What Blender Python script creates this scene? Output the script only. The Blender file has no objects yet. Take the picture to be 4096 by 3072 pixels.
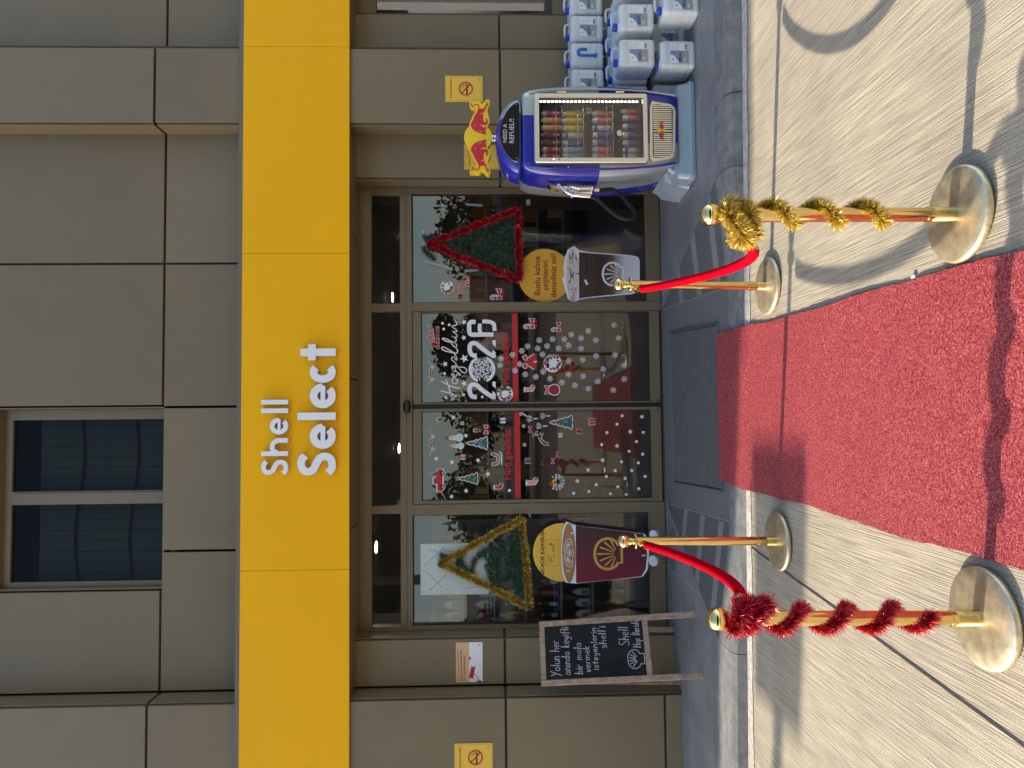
import bpy, bmesh, math, random
from mathutils import Vector, Matrix
from mathutils.geometry import tessellate_polygon
random.seed(7)
S = bpy.context.scene
COL = S.collection
R_ = math.radians

# ------------------------------------------------------------------ camera
FOC, EYE = 2900.0, Vector((0.0, -6.4, 1.62))
yw, pt, rl = R_(2.6), R_(1.64), 0.0085
Fw = Vector((math.sin(yw)*math.cos(pt), math.cos(yw)*math.cos(pt), -math.sin(pt)))
Rt = Vector((math.cos(yw), -math.sin(yw), 0.0)); Dn = Fw.cross(Rt)
Rt, Dn = (math.cos(rl)*Rt+math.sin(rl)*Dn), (math.cos(rl)*Dn-math.sin(rl)*Rt)
cd = bpy.data.cameras.new('camera'); cam = bpy.data.objects.new('camera', cd); COL.objects.link(cam)
cd.sensor_width = 36; cd.lens = FOC/4096*36; cd.clip_start = .05; cd.clip_end = 500
m3 = Matrix((Dn, Rt, -Fw)).transposed()          # the phone was held sideways: image right is world down
cam.matrix_world = Matrix.Translation(EYE) @ m3.to_4x4()
S.camera = cam

def ray(px, py): return Fw+(px-2048)/FOC*Dn+(1536-py)/FOC*Rt
def W(px, py, y=0.0):
    d = ray(px, py); return EYE+d*((y-EYE.y)/d.y)
def G(px, py, z=0.0):
    d = ray(px, py); return EYE+d*((z-EYE.z)/d.z)

# ------------------------------------------------------------------ light
SUN = Vector((1.68, -0.26, -0.895)).normalized()
w = bpy.data.worlds.new("World"); S.world = w; w.use_nodes = True
nt = w.node_tree; sky = nt.nodes.new('ShaderNodeTexSky'); sky.sky_type = 'NISHITA'; sky.sun_disc = False
elev = math.asin(-SUN.z); sky.sun_elevation = elev
sky.sun_rotation = math.atan2(-SUN.x, -SUN.y)
sky.dust_density = 1.3; sky.air_density = 1.0
nt.links.new(sky.outputs[0], nt.nodes['Background'].inputs[0]); nt.nodes['Background'].inputs[1].default_value = 0.15
sl = bpy.data.lights.new('sun', 'SUN'); sl.energy = 3.2; sl.angle = R_(0.6); sl.color = (1.0, 0.90, 0.74)
so = bpy.data.objects.new('sun', sl); COL.objects.link(so); so.rotation_euler = SUN.to_track_quat('-Z', 'Y').to_euler()
S.view_settings.view_transform = 'Standard'; S.view_settings.look = 'None'; S.view_settings.gamma = 1
S.view_settings.use_curve_mapping = False; S.view_settings.exposure = 1.42
S.cycles.max_bounces = 8; S.cycles.transparent_max_bounces = 12; S.cycles.glossy_bounces = 5
S.cycles.sample_clamp_indirect = 6
S.cycles.caustics_reflective = False; S.cycles.caustics_refractive = False

# ------------------------------------------------------------------ materials
MT = {}
def mat(name, col, rough=.6, metal=0.0, var=0.0, vscale=4.0, bump=0.0, bscale=60.0, spec=.5, emit=None, es=0, stretch=None, coat=0.0, alpha=1.0, bdist=.01, col2=None, vlo=.35, vhi=.7):
    if name in MT: return MT[name]
    m = bpy.data.materials.new(name); m.use_nodes = True; n = m.node_tree; b = n.nodes['Principled BSDF']
    c4 = (*col, 1); b.inputs['Base Color'].default_value = c4; b.inputs['Roughness'].default_value = rough
    b.inputs['Metallic'].default_value = metal; b.inputs['Specular IOR Level'].default_value = spec
    b.inputs['Coat Weight'].default_value = coat; b.inputs['Coat Roughness'].default_value = .08
    if alpha < 1: b.inputs['Alpha'].default_value = alpha
    if emit: b.inputs['Emission Color'].default_value = (*emit, 1); b.inputs['Emission Strength'].default_value = es
    if var or bump or col2:
        g = n.nodes.new('ShaderNodeNewGeometry'); src = g.outputs['Position']
        if stretch:
            mp = n.nodes.new('ShaderNodeMapping'); mp.inputs['Scale'].default_value = stretch
            n.links.new(src, mp.inputs['Vector']); src = mp.outputs[0]
    if var or col2:
        t = n.nodes.new('ShaderNodeTexNoise'); t.inputs['Scale'].default_value = vscale; t.inputs['Detail'].default_value = 6; t.inputs['Roughness'].default_value = .62
        n.links.new(src, t.inputs['Vector'])
        r = n.nodes.new('ShaderNodeMapRange'); r.inputs['From Min'].default_value = vlo; r.inputs['From Max'].default_value = vhi
        n.links.new(t.outputs['Fac'], r.inputs['Value'])
        x = n.nodes.new('ShaderNodeMix'); x.data_type = 'RGBA'
        c2 = col2 or tuple(v*(1-var) for v in col); c1 = col if col2 else tuple(min(1, v*(1+var)) for v in col)
        x.inputs['A'].default_value = (*c2, 1); x.inputs['B'].default_value = (*c1, 1)
        n.links.new(r.outputs[0], x.inputs['Factor']); n.links.new(x.outputs['Result'], b.inputs['Base Color'])
        rr = n.nodes.new('ShaderNodeMapRange'); rr.inputs['To Min'].default_value = max(0, rough-.07); rr.inputs['To Max'].default_value = min(1, rough+.08)
        n.links.new(t.outputs['Fac'], rr.inputs['Value']); n.links.new(rr.outputs[0], b.inputs['Roughness'])
    if bump:
        t = n.nodes.new('ShaderNodeTexNoise'); t.inputs['Scale'].default_value = bscale; t.inputs['Detail'].default_value = 4
        n.links.new(src, t.inputs['Vector'])
        bp = n.nodes.new('ShaderNodeBump'); bp.inputs['Strength'].default_value = bump; bp.inputs['Distance'].default_value = bdist
        n.links.new(t.outputs['Fac'], bp.inputs['Height']); n.links.new(bp.outputs[0], b.inputs['Normal'])
    MT[name] = m; return m

def glass_mat(name, refl=.2, tint=(.9, .93, .92), ior=1.45):
    m = bpy.data.materials.new(name); m.use_nodes = True; n = m.node_tree; n.nodes.clear()
    o = n.nodes.new('ShaderNodeOutputMaterial'); mx = n.nodes.new('ShaderNodeMixShader')
    tr = n.nodes.new('ShaderNodeBsdfTransparent'); tr.inputs[0].default_value = (*tint, 1)
    gl = n.nodes.new('ShaderNodeBsdfGlossy'); gl.inputs['Roughness'].default_value = 0.0; gl.inputs[0].default_value = (1, 1, 1, 1)
    fr = n.nodes.new('ShaderNodeFresnel'); fr.inputs[0].default_value = ior
    ad = n.nodes.new('ShaderNodeMath'); ad.operation = 'ADD'; ad.inputs[1].default_value = refl; ad.use_clamp = True
    n.links.new(fr.outputs[0], ad.inputs[0]); n.links.new(ad.outputs[0], mx.inputs[0])
    n.links.new(tr.outputs[0], mx.inputs[1]); n.links.new(gl.outputs[0], mx.inputs[2]); n.links.new(mx.outputs[0], o.inputs[0])
    MT[name] = m; return m

clad = mat('cladding', (.212, .160, .092), .45, var=.06, vscale=1.3, spec=.35, bump=.03, bscale=2.5)
clads = [clad, mat('cladding_lighter', (.224, .170, .099), .42, var=.07, vscale=1.1, spec=.35, bump=.03, bscale=2.1), mat('cladding_darker', (.200, .151, .087), .48, var=.06, vscale=1.6, spec=.35, bump=.03, bscale=2.9)]
cladjoint = mat('cladding_joint', (.07, .055, .04), .7)
yellow = mat('fascia_yellow', (.96, .47, .002), .5, var=.02, vscale=1.5, spec=.2)
greyflash = mat('flashing_grey', (.15, .13, .10), .5)
framem = mat('frame_taupe', (.185, .142, .082), .42, var=.04, vscale=3)
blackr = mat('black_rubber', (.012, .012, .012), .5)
blackg = mat('black_gloss', (.01, .01, .011), .15)
glass = glass_mat('window_glass', .045, (.92, .94, .93))
glass2 = glass_mat('cooler_glass', .05, (.93, .94, .93))
glassd = glass_mat('upper_glass', .0, (.40, .43, .42), 1.22)
white = mat('white_vinyl', (.86, .86, .86), .5)
red = mat('red_vinyl', (.55, .015, .02), .5)
darkred = mat('dark_red_print', (.30, .012, .015), .5)
orange = mat('orange_print', (.80, .40, .03), .5)
signy = mat('sign_yellow', (.86, .53, .06), .45)
black = mat('black_print', (.015, .015, .015), .5)
cream = mat('cream_print', (.75, .48, .25), .5)
brown = mat('brown_print', (.30, .13, .05), .5)
green = mat('green_print', (.02, .13, .06), .5)
teal = mat('teal_print', (.03, .12, .12), .5)
goldp = mat('gold_print', (.62, .42, .08), .35, metal=.3)
skin = mat('pink_print', (.75, .30, .28), .5)
chrome = mat('chrome', (.85, .86, .88), .09, 1.0)
alu = mat('brushed_aluminium', (.76, .73, .68), .34, 1.0)
brass = mat('polished_brass', (.86, .62, .25), .09, 1.0, var=.08, vscale=14)
brassb = mat('scuffed_brass', (.74, .62, .40), .42, .85, var=.20, vscale=22, bump=.05, bscale=120)
blue = mat('cooler_blue', (.012, .02, .33), .22, coat=.6, var=.03, vscale=3)
silver = mat('cooler_silver', (.42, .46, .50), .34, metal=.55, var=.03, vscale=3, coat=.3)
basegrey = mat('cooler_base_grey', (.33, .39, .44), .42, metal=.3, var=.03)
wood = mat('weathered_wood', (.52, .36, .23), .75, col2=(.26, .17, .11), vscale=9, stretch=(5, 5, .8), bump=.25, bscale=50)
slate = mat('chalkboard', (.016, .016, .015), .95, col2=(.026, .026, .025), vscale=6, spec=.15)
chalk = mat('chalk', (.62, .52, .56), .95)
ropem = mat('red_velvet', (.56, .003, .014), 1.0, var=.35, vscale=160, bump=.8, bscale=260, spec=.0)
jerry = mat('milky_plastic', (.68, .70, .68), .34, var=.03, vscale=3, spec=.5)
capb = mat('cap_blue', (.01, .05, .45), .35)
blueh = mat('spout_blue', (.02, .18, .60), .35)
rubber = mat('hose_rubber', (.008, .008, .008), .4, spec=.3)
fir = mat('fir_needles', (.022, .075, .036), .55, var=.4, vscale=40)
tinred = mat('red_tinsel_foil', (.80, .015, .04), .25, .35, var=.4, vscale=200)
tingold = mat('gold_tinsel_foil', (.90, .55, .06), .25, .45, var=.35, vscale=200)
offw = mat('off_white_plastic', (.70, .68, .70), .4)
paper = mat('paper_white', (.60, .66, .62), .7)
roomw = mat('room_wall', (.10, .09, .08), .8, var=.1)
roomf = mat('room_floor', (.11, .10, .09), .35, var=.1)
roomc = mat('room_ceiling_wood', (.46, .42, .36), .6, col2=(.34, .31, .27), vscale=6, stretch=(1, 12, 1))
shelfm = mat('shelf_grey', (.22, .22, .22), .5)
lampm = mat('lamp_glow', (1, 1, 1), .5, emit=(1, .86, .62), es=26)
ledm = mat('led_glow', (1, 1, 1), .5, emit=(1, .98, .95), es=16)
canopym = mat('canopy_panel', (.075, .10, .115), .5, var=.1)
crownm = mat('tree_leaves', (.05, .085, .03), .8, var=.5, vscale=2)
barkm = mat('tree_bark', (.09, .07, .05), .9, var=.3, vscale=8, bump=.4, bscale=20)

# ------------------------------------------------------------------ object helpers
def tag(o, label=None, cat=None, group=None, kind=None):
    if label: o['label'] = label
    if cat: o['category'] = cat
    if group: o['group'] = group
    if kind: o['kind'] = kind
    return o
def empty(name, loc, label, cat, group=None, rz=0):
    o = bpy.data.objects.new(name, None); COL.objects.link(o); o.location = loc; o.rotation_euler = (0, 0, rz)
    o.empty_display_size = .1
    return tag(o, label, cat, group)

class MB:
    """collects faces in world space, then links them as ONE mesh object"""
    def __init__(s): s.v = []; s.f = []; s.m = []; s.mats = []; s.sm = []
    def mi(s, m):
        if m not in s.mats: s.mats.append(m)
        return s.mats.index(m)
    def face(s, pts, m, smooth=False):
        i = len(s.v); s.v += [Vector(p) for p in pts]; s.f.append(tuple(range(i, i+len(pts)))); s.m.append(s.mi(m)); s.sm.append(smooth)
    def add(s, verts, faces, m, smooth=False):
        i = len(s.v); s.v += [Vector(p) for p in verts]; k = s.mi(m)
        for f in faces: s.f.append(tuple(i+a for a in f)); s.m.append(k); s.sm.append(smooth)
    def box(s, x0, x1, y0, y1, z0, z1, m, T=None):
        p = [Vector((x, y, z)) for x in (x0, x1) for y in (y0, y1) for z in (z0, z1)]
        if T: p = [T @ q for q in p]
        s.add(p, [(0, 1, 3, 2), (4, 6, 7, 5), (0, 4, 5, 1), (2, 3, 7, 6), (0, 2, 6, 4), (1, 5, 7, 3)], m)
    def tube(s, pts, r, m, n=10, caps=True, smooth=True):
        pts = [Vector(p) for p in pts]; rs = r if isinstance(r, (list, tuple)) else [r]*len(pts)
        rings = []; prev = None
        for i, p in enumerate(pts):
            d = (pts[min(i+1, len(pts)-1)]-pts[max(i-1, 0)]).normalized()
            a = prev-d*prev.dot(d) if prev is not None else (Vector((0, 0, 1)) if abs(d.z) < .9 else Vector((1, 0, 0))).cross(d)
            a.normalize(); prev = a; b = d.cross(a)
            rings.append([p+(a*math.cos(t)+b*math.sin(t))*rs[i] for t in [2*math.pi*k/n for k in range(n)]])
        V = [q for ring in rings for q in ring]; Fc = []
        for i in range(len(pts)-1):
            for k in range(n): Fc.append((i*n+k, i*n+(k+1) % n, (i+1)*n+(k+1) % n, (i+1)*n+k))
        s.add(V, Fc, m, smooth)
        if caps: s.face(list(reversed(rings[0])), m); s.face(rings[-1], m)
    def lathe(s, prof, c, m, n=32, smooth=True):
        c = Vector(c); V = []; Fc = []
        for r, z in prof:
            for k in range(n):
                t = 2*math.pi*k/n; V.append(c+Vector((r*math.cos(t), r*math.sin(t), z)))
        for i in range(len(prof)-1):
            for k in range(n): Fc.append((i*n+k, i*n+(k+1) % n, (i+1)*n+(k+1) % n, (i+1)*n+k))
        s.add(V, Fc, m, smooth); s.face(list(reversed(V[:n])), m); s.face(V[-n:], m)
    def loft(s, rings, m, mf=None, skip=None, caps=True, smooth=False):
        n = len(rings[0]); i0 = len(s.v); s.v += [Vector(p) for r in rings for p in r]
        for i in range(len(rings)-1):
            for k in range(n):
                ids = (i*n+k, i*n+(k+1) % n, (i+1)*n+(k+1) % n, (i+1)*n+k)
                c = sum((s.v[i0+a] for a in ids), Vector())/4
                if skip and skip(c): continue
                s.f.append(tuple(i0+a for a in ids)); s.m.append(s.mi(mf(c) if mf else m)); s.sm.append(smooth)
        if caps:
            s.f.append(tuple(i0+a for a in reversed(range(n)))); s.m.append(s.mi(m)); s.sm.append(False)
            s.f.append(tuple(i0+(len(rings)-1)*n+k for k in range(n))); s.m.append(s.mi(m)); s.sm.append(False)
    def prism(s, poly, depth, m, mside=None):
        """poly: 3D points lying in a plane y=const; extruded by depth towards +y"""
        poly = [Vector(p) for p in poly]; n = len(poly)
        tris = tessellate_polygon([poly]); i = len(s.v)
        s.v += poly+[p+Vector((0, depth, 0)) for p in poly]; k = s.mi(m); ks = s.mi(mside or m)
        for t in tris:
            s.f.append((i+t[0], i+t[1], i+t[2])); s.m.append(k); s.sm.append(False)
            s.f.append((i+n+t[2], i+n+t[1], i+n+t[0])); s.m.append(k); s.sm.append(False)
        for a in range(n):
            b = (a+1) % n; s.f.append((i+a, i+b, i+n+b, i+n+a)); s.m.append(ks); s.sm.append(False)
    def build(s, name, parent=None, origin=None, bevel=0, weld=False, label=None, fixn=True):
        me = bpy.data.meshes.new(name)
        if parent is not None: M = (parent_world(parent)).inverted(); vs = [M @ v for v in s.v]; loc = Vector((0, 0, 0))
        else:
            loc = Vector(origin) if origin is not None else Vector((0, 0, 0)); vs = [v-loc for v in s.v]
        me.from_pydata(vs, [], s.f)
        for m in s.mats: me.materials.append(m)
        for p, k, sm in zip(me.polygons, s.m, s.sm): p.material_index = k; p.use_smooth = sm
        if weld or fixn:
            bm = bmesh.new(); bm.from_mesh(me)
            if weld: bmesh.ops.remove_doubles(bm, verts=bm.verts, dist=1e-5)
            if fixn: bmesh.ops.recalc_face_normals(bm, faces=bm.faces)
            bm.to_mesh(me); bm.free()
        me.update(); o = bpy.data.objects.new(name, me); COL.objects.link(o)
        if parent is not None: o.parent = parent
        else: o.location = loc
        if bevel:
            b = o.modifiers.new('bevel', 'BEVEL'); b.width = bevel; b.segments = 2; b.limit_method = 'ANGLE'; b.angle_limit = R_(35)
        if label: o['label'] = label
        return o
def parent_world(o):
    M = Matrix.LocRotScale(o.location, o.rotation_euler, o.scale)
    return parent_world(o.parent) @ M if o.parent else M

def boxobj(name, parent, x0, x1, y0, y1, z0, z1, m, bevel=.002, label=None):
    b = MB(); b.box(x0, x1, y0, y1, z0, z1, m); return b.build(name, parent, bevel=bevel, label=label)

# flat print helpers: everything lies on real planes y = const and has its real size
def circ(c, r, n=28, ry=None, rot=0):
    c = Vector(c); ry = ry or r; o = []
    for k in range(n):
        t = 2*math.pi*k/n; x, z = r*math.cos(t), ry*math.sin(t)
        o.append(c+Vector((x*math.cos(rot)-z*math.sin(rot), 0, x*math.sin(rot)+z*math.cos(rot))))
    return o
class Dec(MB):
    """printed or cut film: thin layers, each 0.4 mm in front of the last"""
    def __init__(s, y, step=.0006, th=.0): super().__init__(); s.y = y; s.step = step
    def lay(s, p, L): return Vector((p[0], s.y-L*s.step, p[2]))
    def poly(s, pts, m, L=0):
        pts = [s.lay(p, L) for p in pts]
        for t in tessellate_polygon([pts]): s.face([pts[a] for a in t], m)
    def disc(s, c, r, m, L=0, ry=None, n=28, rot=0): s.poly(circ(c, r, n, ry, rot), m, L)
    def ring(s, c, r0, r1, m, L=0, n=36, a0=0, a1=2*math.pi):
        for k in range(n):
            t0 = a0+(a1-a0)*k/n; t1 = a0+(a1-a0)*(k+1)/n
            q = [Vector(c)+Vector((r*math.cos(t), 0, r*math.sin(t))) for r, t in ((r0, t0), (r1, t0), (r1, t1), (r0, t1))]
            s.face([s.lay(p, L) for p in q], m)
    def line(s, pts, wd, m, L=0, round_=True):
        pts = [s.lay(p, L) for p in pts]; n = len(pts)
        ws = wd if isinstance(wd, (list, tuple)) else [wd]*n
        left = []; right = []
        for i, p in enumerate(pts):
            d = pts[min(i+1, n-1)]-pts[max(i-1, 0)]; d.y = 0
            if d.length < 1e-9: d = Vector((1, 0, 0))
            d.normalize(); q = Vector((-d.z, 0, d.x))*ws[i]/2; left.append(p+q); right.append(p-q)
        for i in range(n-1): s.face([right[i], right[i+1], left[i+1], left[i]], m)
        if round_:
            for i in (0, n-1): s.poly(circ(pts[i], ws[i]/2, 10), m, L)
    def text(s, txt, a, b, m, L=0, off=.0, fit='w', h=None, dz=0.0, sx=1.0):
        """text from world point a to b along +x; baseline at a.z, width fitted (and height h if given)"""
        V, Fc, (w0, h0) = text_mesh(txt, off)
        a = Vector(a); b = Vector(b); wd = (b-a); ux = wd.normalized(); uz = Vector((-ux.z, 0, ux.x))
        k = wd.length/w0; kz = (h/h0) if h else k
        i = len(s.v); s.v += [s.lay(a+ux*(x*k)+uz*(z*kz+dz), L) for x, z in V]; mi = s.mi(m)
        for f in Fc: s.f.append(tuple(i+q for q in f)); s.m.append(mi); s.sm.append(False)
_tc = {}
def text_mesh(txt, off):
    if (txt, off) in _tc: return _tc[(txt, off)]
    cu = bpy.data.curves.new('t', 'FONT'); cu.body = txt; cu.offset = off; cu.resolution_u = 3
    ob = bpy.data.objects.new('t', cu); COL.objects.link(ob); dg = bpy.context.evaluated_depsgraph_get(); dg.update()
    me = bpy.data.meshes.new_from_object(ob.evaluated_get(dg))
    V = [(v.co.x, v.co.y) for v in me.vertices]; Fc = [tuple(p.vertices) for p in me.polygons]
    x0 = min(v[0] for v in V); x1 = max(v[0] for v in V); h = .72
    V = [(x-x0, y) for x, y in V]
    bpy.data.objects.remove(ob); bpy.data.meshes.remove(me); bpy.data.curves.remove(cu)
    _tc[(txt, off)] = (V, Fc, (x1-x0, h)); return _tc[(txt, off)]
def smooth(pts, n=6):
    """Catmull-Rom through 2-D or 3-D points"""
    P = [Vector(p) for p in pts]; P = [P[0]]+P+[P[-1]]; o = []
    for i in range(1, len(P)-2):
        for k in range(n):
            t = k/n; a, b, c, d = P[i-1], P[i], P[i+1], P[i+2]
            o.append(.5*((2*b)+(c-a)*t+(2*a-5*b+4*c-d)*t*t+(3*b-a-3*c+d)*t**3))
    o.append(P[-2]); return o
def ZR(ox, oy, sc, y):
    """reader for points measured on an enlarged view of the photo, laid on the real plane y"""
    return lambda *p: W(ox+p[0]/sc, oy+p[1]/sc, y)

# ================================================================== THE SETTING
ZS = 0.10      # pavement level in front of the shop
def yfront(x): return -1.85-.045*x
KLo, KLi, KRi, KRo = -1.52, -.72, .86, 1.58
def concrete_mat():
    m = mat('broomed_concrete', (.50, .455, .385), .85); n = m.node_tree; b = n.nodes['Principled BSDF']
    g = n.nodes.new('ShaderNodeNewGeometry')
    mp = n.nodes.new('ShaderNodeMapping'); mp.inputs['Scale'].default_value = (1, .015, 1); mp.inputs['Rotation'].default_value = (0, 0, R_(3.5))
    n.links.new(g.outputs['Position'], mp.inputs['Vector'])
    t = n.nodes.new('ShaderNodeTexNoise'); t.inputs['Scale'].default_value = 190; t.inputs['Detail'].default_value = 1; t.inputs['Roughness'].default_value = .5
    n.links.new(mp.outputs[0], t.inputs['Vector'])
    t2 = n.nodes.new('ShaderNodeTexNoise'); t2.inputs['Scale'].default_value = 1.6; t2.inputs['Detail'].default_value = 8; t2.inputs['Roughness'].default_value = .65
    n.links.new(g.outputs['Position'], t2.inputs['Vector'])
    t3 = n.nodes.new('ShaderNodeTexNoise'); t3.inputs['Scale'].default_value = 55; t3.inputs['Detail'].default_value = 3
    n.links.new(g.outputs['Position'], t3.inputs['Vector'])
    r = n.nodes.new('ShaderNodeMapRange'); r.inputs['From Min'].default_value = .34; r.inputs['From Max'].default_value = .60
    n.links.new(t.outputs['Fac'], r.inputs['Value'])
    x = n.nodes.new('ShaderNodeMix'); x.data_type = 'RGBA'; x.inputs['A'].default_value = (.28, .235, .165, 1); x.inputs['B'].default_value = (.455, .385, .272, 1)
    n.links.new(r.outputs[0], x.inputs['Factor'])
    r2 = n.nodes.new('ShaderNodeMapRange'); r2.inputs['From Min'].default_value = .3; r2.inputs['From Max'].default_value = .7; r2.inputs['To Min'].default_value = .80; r2.inputs['To Max'].default_value = 1.1
    n.links.new(t2.outputs['Fac'], r2.inputs['Value'])
    v = n.nodes.new('ShaderNodeVectorMath'); v.operation = 'SCALE'; n.links.new(x.outputs['Result'], v.inputs[0]); n.links.new(r2.outputs[0], v.inputs['Scale'])
    st = n.nodes.new('ShaderNodeMapRange'); st.inputs['From Min'].default_value = .70; st.inputs['From Max'].default_value = .76; st.inputs['To Min'].default_value = 1; st.inputs['To Max'].default_value = .35
    n.links.new(t3.outputs['Fac'], st.inputs['Value'])
    v2 = n.nodes.new('ShaderNodeVectorMath'); v2.operation = 'SCALE'; n.links.new(v.outputs[0], v2.inputs[0]); n.links.new(st.outputs[0], v2.inputs['Scale'])
    t4 = n.nodes.new('ShaderNodeTexNoise'); t4.inputs['Scale'].default_value = 210; t4.inputs['Detail'].default_value = 2
    n.links.new(g.outputs['Position'], t4.inputs['Vector'])
    r4_ = n.nodes.new('ShaderNodeMapRange'); r4_.inputs['From Min'].default_value = .3; r4_.inputs['From Max'].default_value = .7; r4_.inputs['To Min'].default_value = .66; r4_.inputs['To Max'].default_value = 1.32
    n.links.new(t4.outputs['Fac'], r4_.inputs['Value'])
    v3 = n.nodes.new('ShaderNodeVectorMath'); v3.operation = 'SCALE'; n.links.new(v2.outputs[0], v3.inputs[0]); n.links.new(r4_.outputs[0], v3.inputs['Scale'])
    n.links.new(v3.outputs[0], b.inputs['Base Color'])
    bp = n.nodes.new('ShaderNodeBump'); bp.inputs['Strength'].default_value = .55; bp.inputs['Distance'].default_value = .006
    n.links.new(t.outputs['Fac'], bp.inputs['Height']); n.links.new(bp.outputs[0], b.inputs['Normal'])
    return m
def tile_mat():
    m = mat('paving_tiles', (.105, .115, .13), .55); n = m.node_tree; b = n.nodes['Principled BSDF']
    g = n.nodes.new('ShaderNodeNewGeometry')
    t = n.nodes.new('ShaderNodeTexNoise'); t.inputs['Scale'].default_value = 240; t.inputs['Detail'].default_value = 3
    n.links.new(g.outputs['Position'], t.inputs['Vector'])
    t2 = n.nodes.new('ShaderNodeTexNoise'); t2.inputs['Scale'].default_value = 3; t2.inputs['Detail'].default_value = 8; t2.inputs['Roughness'].default_value = .7
    n.links.new(g.outputs['Position'], t2.inputs['Vector'])
    r = n.nodes.new('ShaderNodeMapRange'); r.inputs['From Min'].default_value = .3; r.inputs['From Max'].default_value = .75; r.inputs['To Min'].default_value = .6; r.inputs['To Max'].default_value = 1.5
    n.links.new(t.outputs['Fac'], r.inputs['Value'])
    r2 = n.nodes.new('ShaderNodeMapRange'); r2.inputs['From Min'].default_value = .3; r2.inputs['From Max'].default_value = .7; r2.inputs['To Min'].default_value = .75; r2.inputs['To Max'].default_value = 1.35
    n.links.new(t2.outputs['Fac'], r2.inputs['Value'])
    mu = n.nodes.new('ShaderNodeMath'); mu.operation = 'MULTIPLY'; n.links.new(r.outputs[0], mu.inputs[0]); n.links.new(r2.outputs[0], mu.inputs[1])
    br = n.nodes.new('ShaderNodeTexBrick'); br.offset = 0; br.inputs['Scale'].default_value = 1; br.inputs['Brick Width'].default_value = .6; br.inputs['Row Height'].default_value = .6
    br.inputs['Mortar Size'].default_value = .004; br.inputs['Color1'].default_value = (.225, .212, .195, 1); br.inputs['Color2'].default_value = (.19, .18, .168, 1); br.inputs['Mortar'].default_value = (.27, .275, .28, 1)
    mp = n.nodes.new('ShaderNodeMapping'); mp.inputs['Location'].default_value = (.12, .1, 0); n.links.new(g.outputs['Position'], mp.inputs['Vector']); n.links.new(mp.outputs[0], br.inputs['Vector'])
    v = n.nodes.new('ShaderNodeVectorMath'); v.operation = 'SCALE'; n.links.new(br.outputs['Color'], v.inputs[0]); n.links.new(mu.outputs[0], v.inputs['Scale'])
    n.links.new(v.outputs[0], b.inputs['Base Color'])
    bp = n.nodes.new('ShaderNodeBump'); bp.inputs['Strength'].default_value = .3; bp.inputs['Distance'].default_value = .002
    n.links.new(t.outputs['Fac'], bp.inputs['Height']); n.links.new(bp.outputs[0], b.inputs['Normal'])
    return m
conc, tile = concrete_mat(), tile_mat()
kerbm = mat('kerb_concrete', (.20, .195, .18), .85, var=.28, vscale=14, bump=.5, bscale=160, bdist=.004)
mortar = mat('kerb_mortar', (.50, .46, .39), .9, var=.25, vscale=25, bump=.5, bscale=60)
rampst = mat('anti_slip_strip', (.23, .22, .20), .7, var=.15, vscale=60, bump=.4, bscale=300)
flarem = mat('flare_stone', (.115, .11, .10), .7, var=.35, vscale=120, bump=.6, bscale=250, bdist=.003)
rampm = mat('ramp_stone', (.155, .148, .138), .6, var=.3, vscale=90, bump=.3, bscale=250, bdist=.002)

b = MB(); b.face([(-70, -90, 0), (70, -90, 0), (70, 12, 0), (-70, 12, 0)], conc); tag(b.build('ground'), kind='structure')
# sawn joint
b = MB(); p0 = G(3000, 2185, .003); p1 = G(4200, 3060, .003); d = Vector((.005, 0, 0))
b.face([p0-d, p1-d, p1+d, p0+d], mat('joint_dark', (.03, .027, .024), .9)); tag(b.build('pavement_joint'), kind='structure')
# shop pavement with the dropped entrance
AL, AR = Vector((-.765, -.10, ZS)), Vector((.94, -.06, ZS))
def ki(x): return yfront(x)+.30
def kz(x):
    if x <= KLo or x >= KRo: return ZS
    if KLi <= x <= KRi: return .018
    t = (x-KLo)/(KLi-KLo) if x < KLi else (KRo-x)/(KRo-KRi)
    return ZS+(.018-ZS)*t
b = MB()
b.face([(-9, 1, ZS), (-9, ki(-9), ZS), (KLo, ki(KLo), ZS), AL, (AL.x, 1, ZS)], tile)
b.face([(9, 1, ZS), (AR.x, 1, ZS), AR, (KRo, ki(KRo), ZS), (9, ki(9), ZS)], tile)
b.face([AL, AR, (AR.x, 1, ZS), (AL.x, 1, ZS)], tile)
tag(b.build('pavement'), kind='structure')
b = MB(); b.face([AL, (KLi, ki(KLi), .018), (KRi, ki(KRi), .018), AR], rampm)
b.face([AL, (KLo, ki(KLo), ZS), (KLi, ki(KLi), .018)], flarem)
b.face([AR, (KRi, ki(KRi), .018), (KRo, ki(KRo), ZS)], flarem)
tag(b.build('entrance_ramp'), kind='structure')
def rz(x, y):
    t = max(0, min(1, (AL.y-y)/(AL.y-ki(x)))); return ZS+(.018-ZS)*t
# anti-slip strips on the flares, edge trims of the ramp
b = MB()
for A, Ki, Ko in ((AL, Vector((KLi, ki(KLi), .018)), Vector((KLo, ki(KLo), ZS))), (AR, Vector((KRi, ki(KRi), .018)), Vector((KRo, ki(KRo), ZS)))):
    up = Vector((0, 0, .002))
    for t0, t1, s in ((.33, .39, .96), (.60, .67, .96), (.86, .93, .96)):
        q = [A+(Ki-A)*t0, A+(Ki-A)*t1, A+(Ko-A)*t1, A+(Ko-A)*t0]
        c0 = (q[0]+q[1]+q[2]+q[3])/4
        b.face([c0+(p-c0)*s+up for p in q], rampst)
    for K in (Ki, Ko):
        n_ = (K-A).cross(Vector((0, 0, 1))).normalized()*.006
        b.face([A-n_+up, A+n_+up, K+n_+up, K-n_+up], rampst)
tag(b.build('ramp_strips'), kind='structure')
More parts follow.
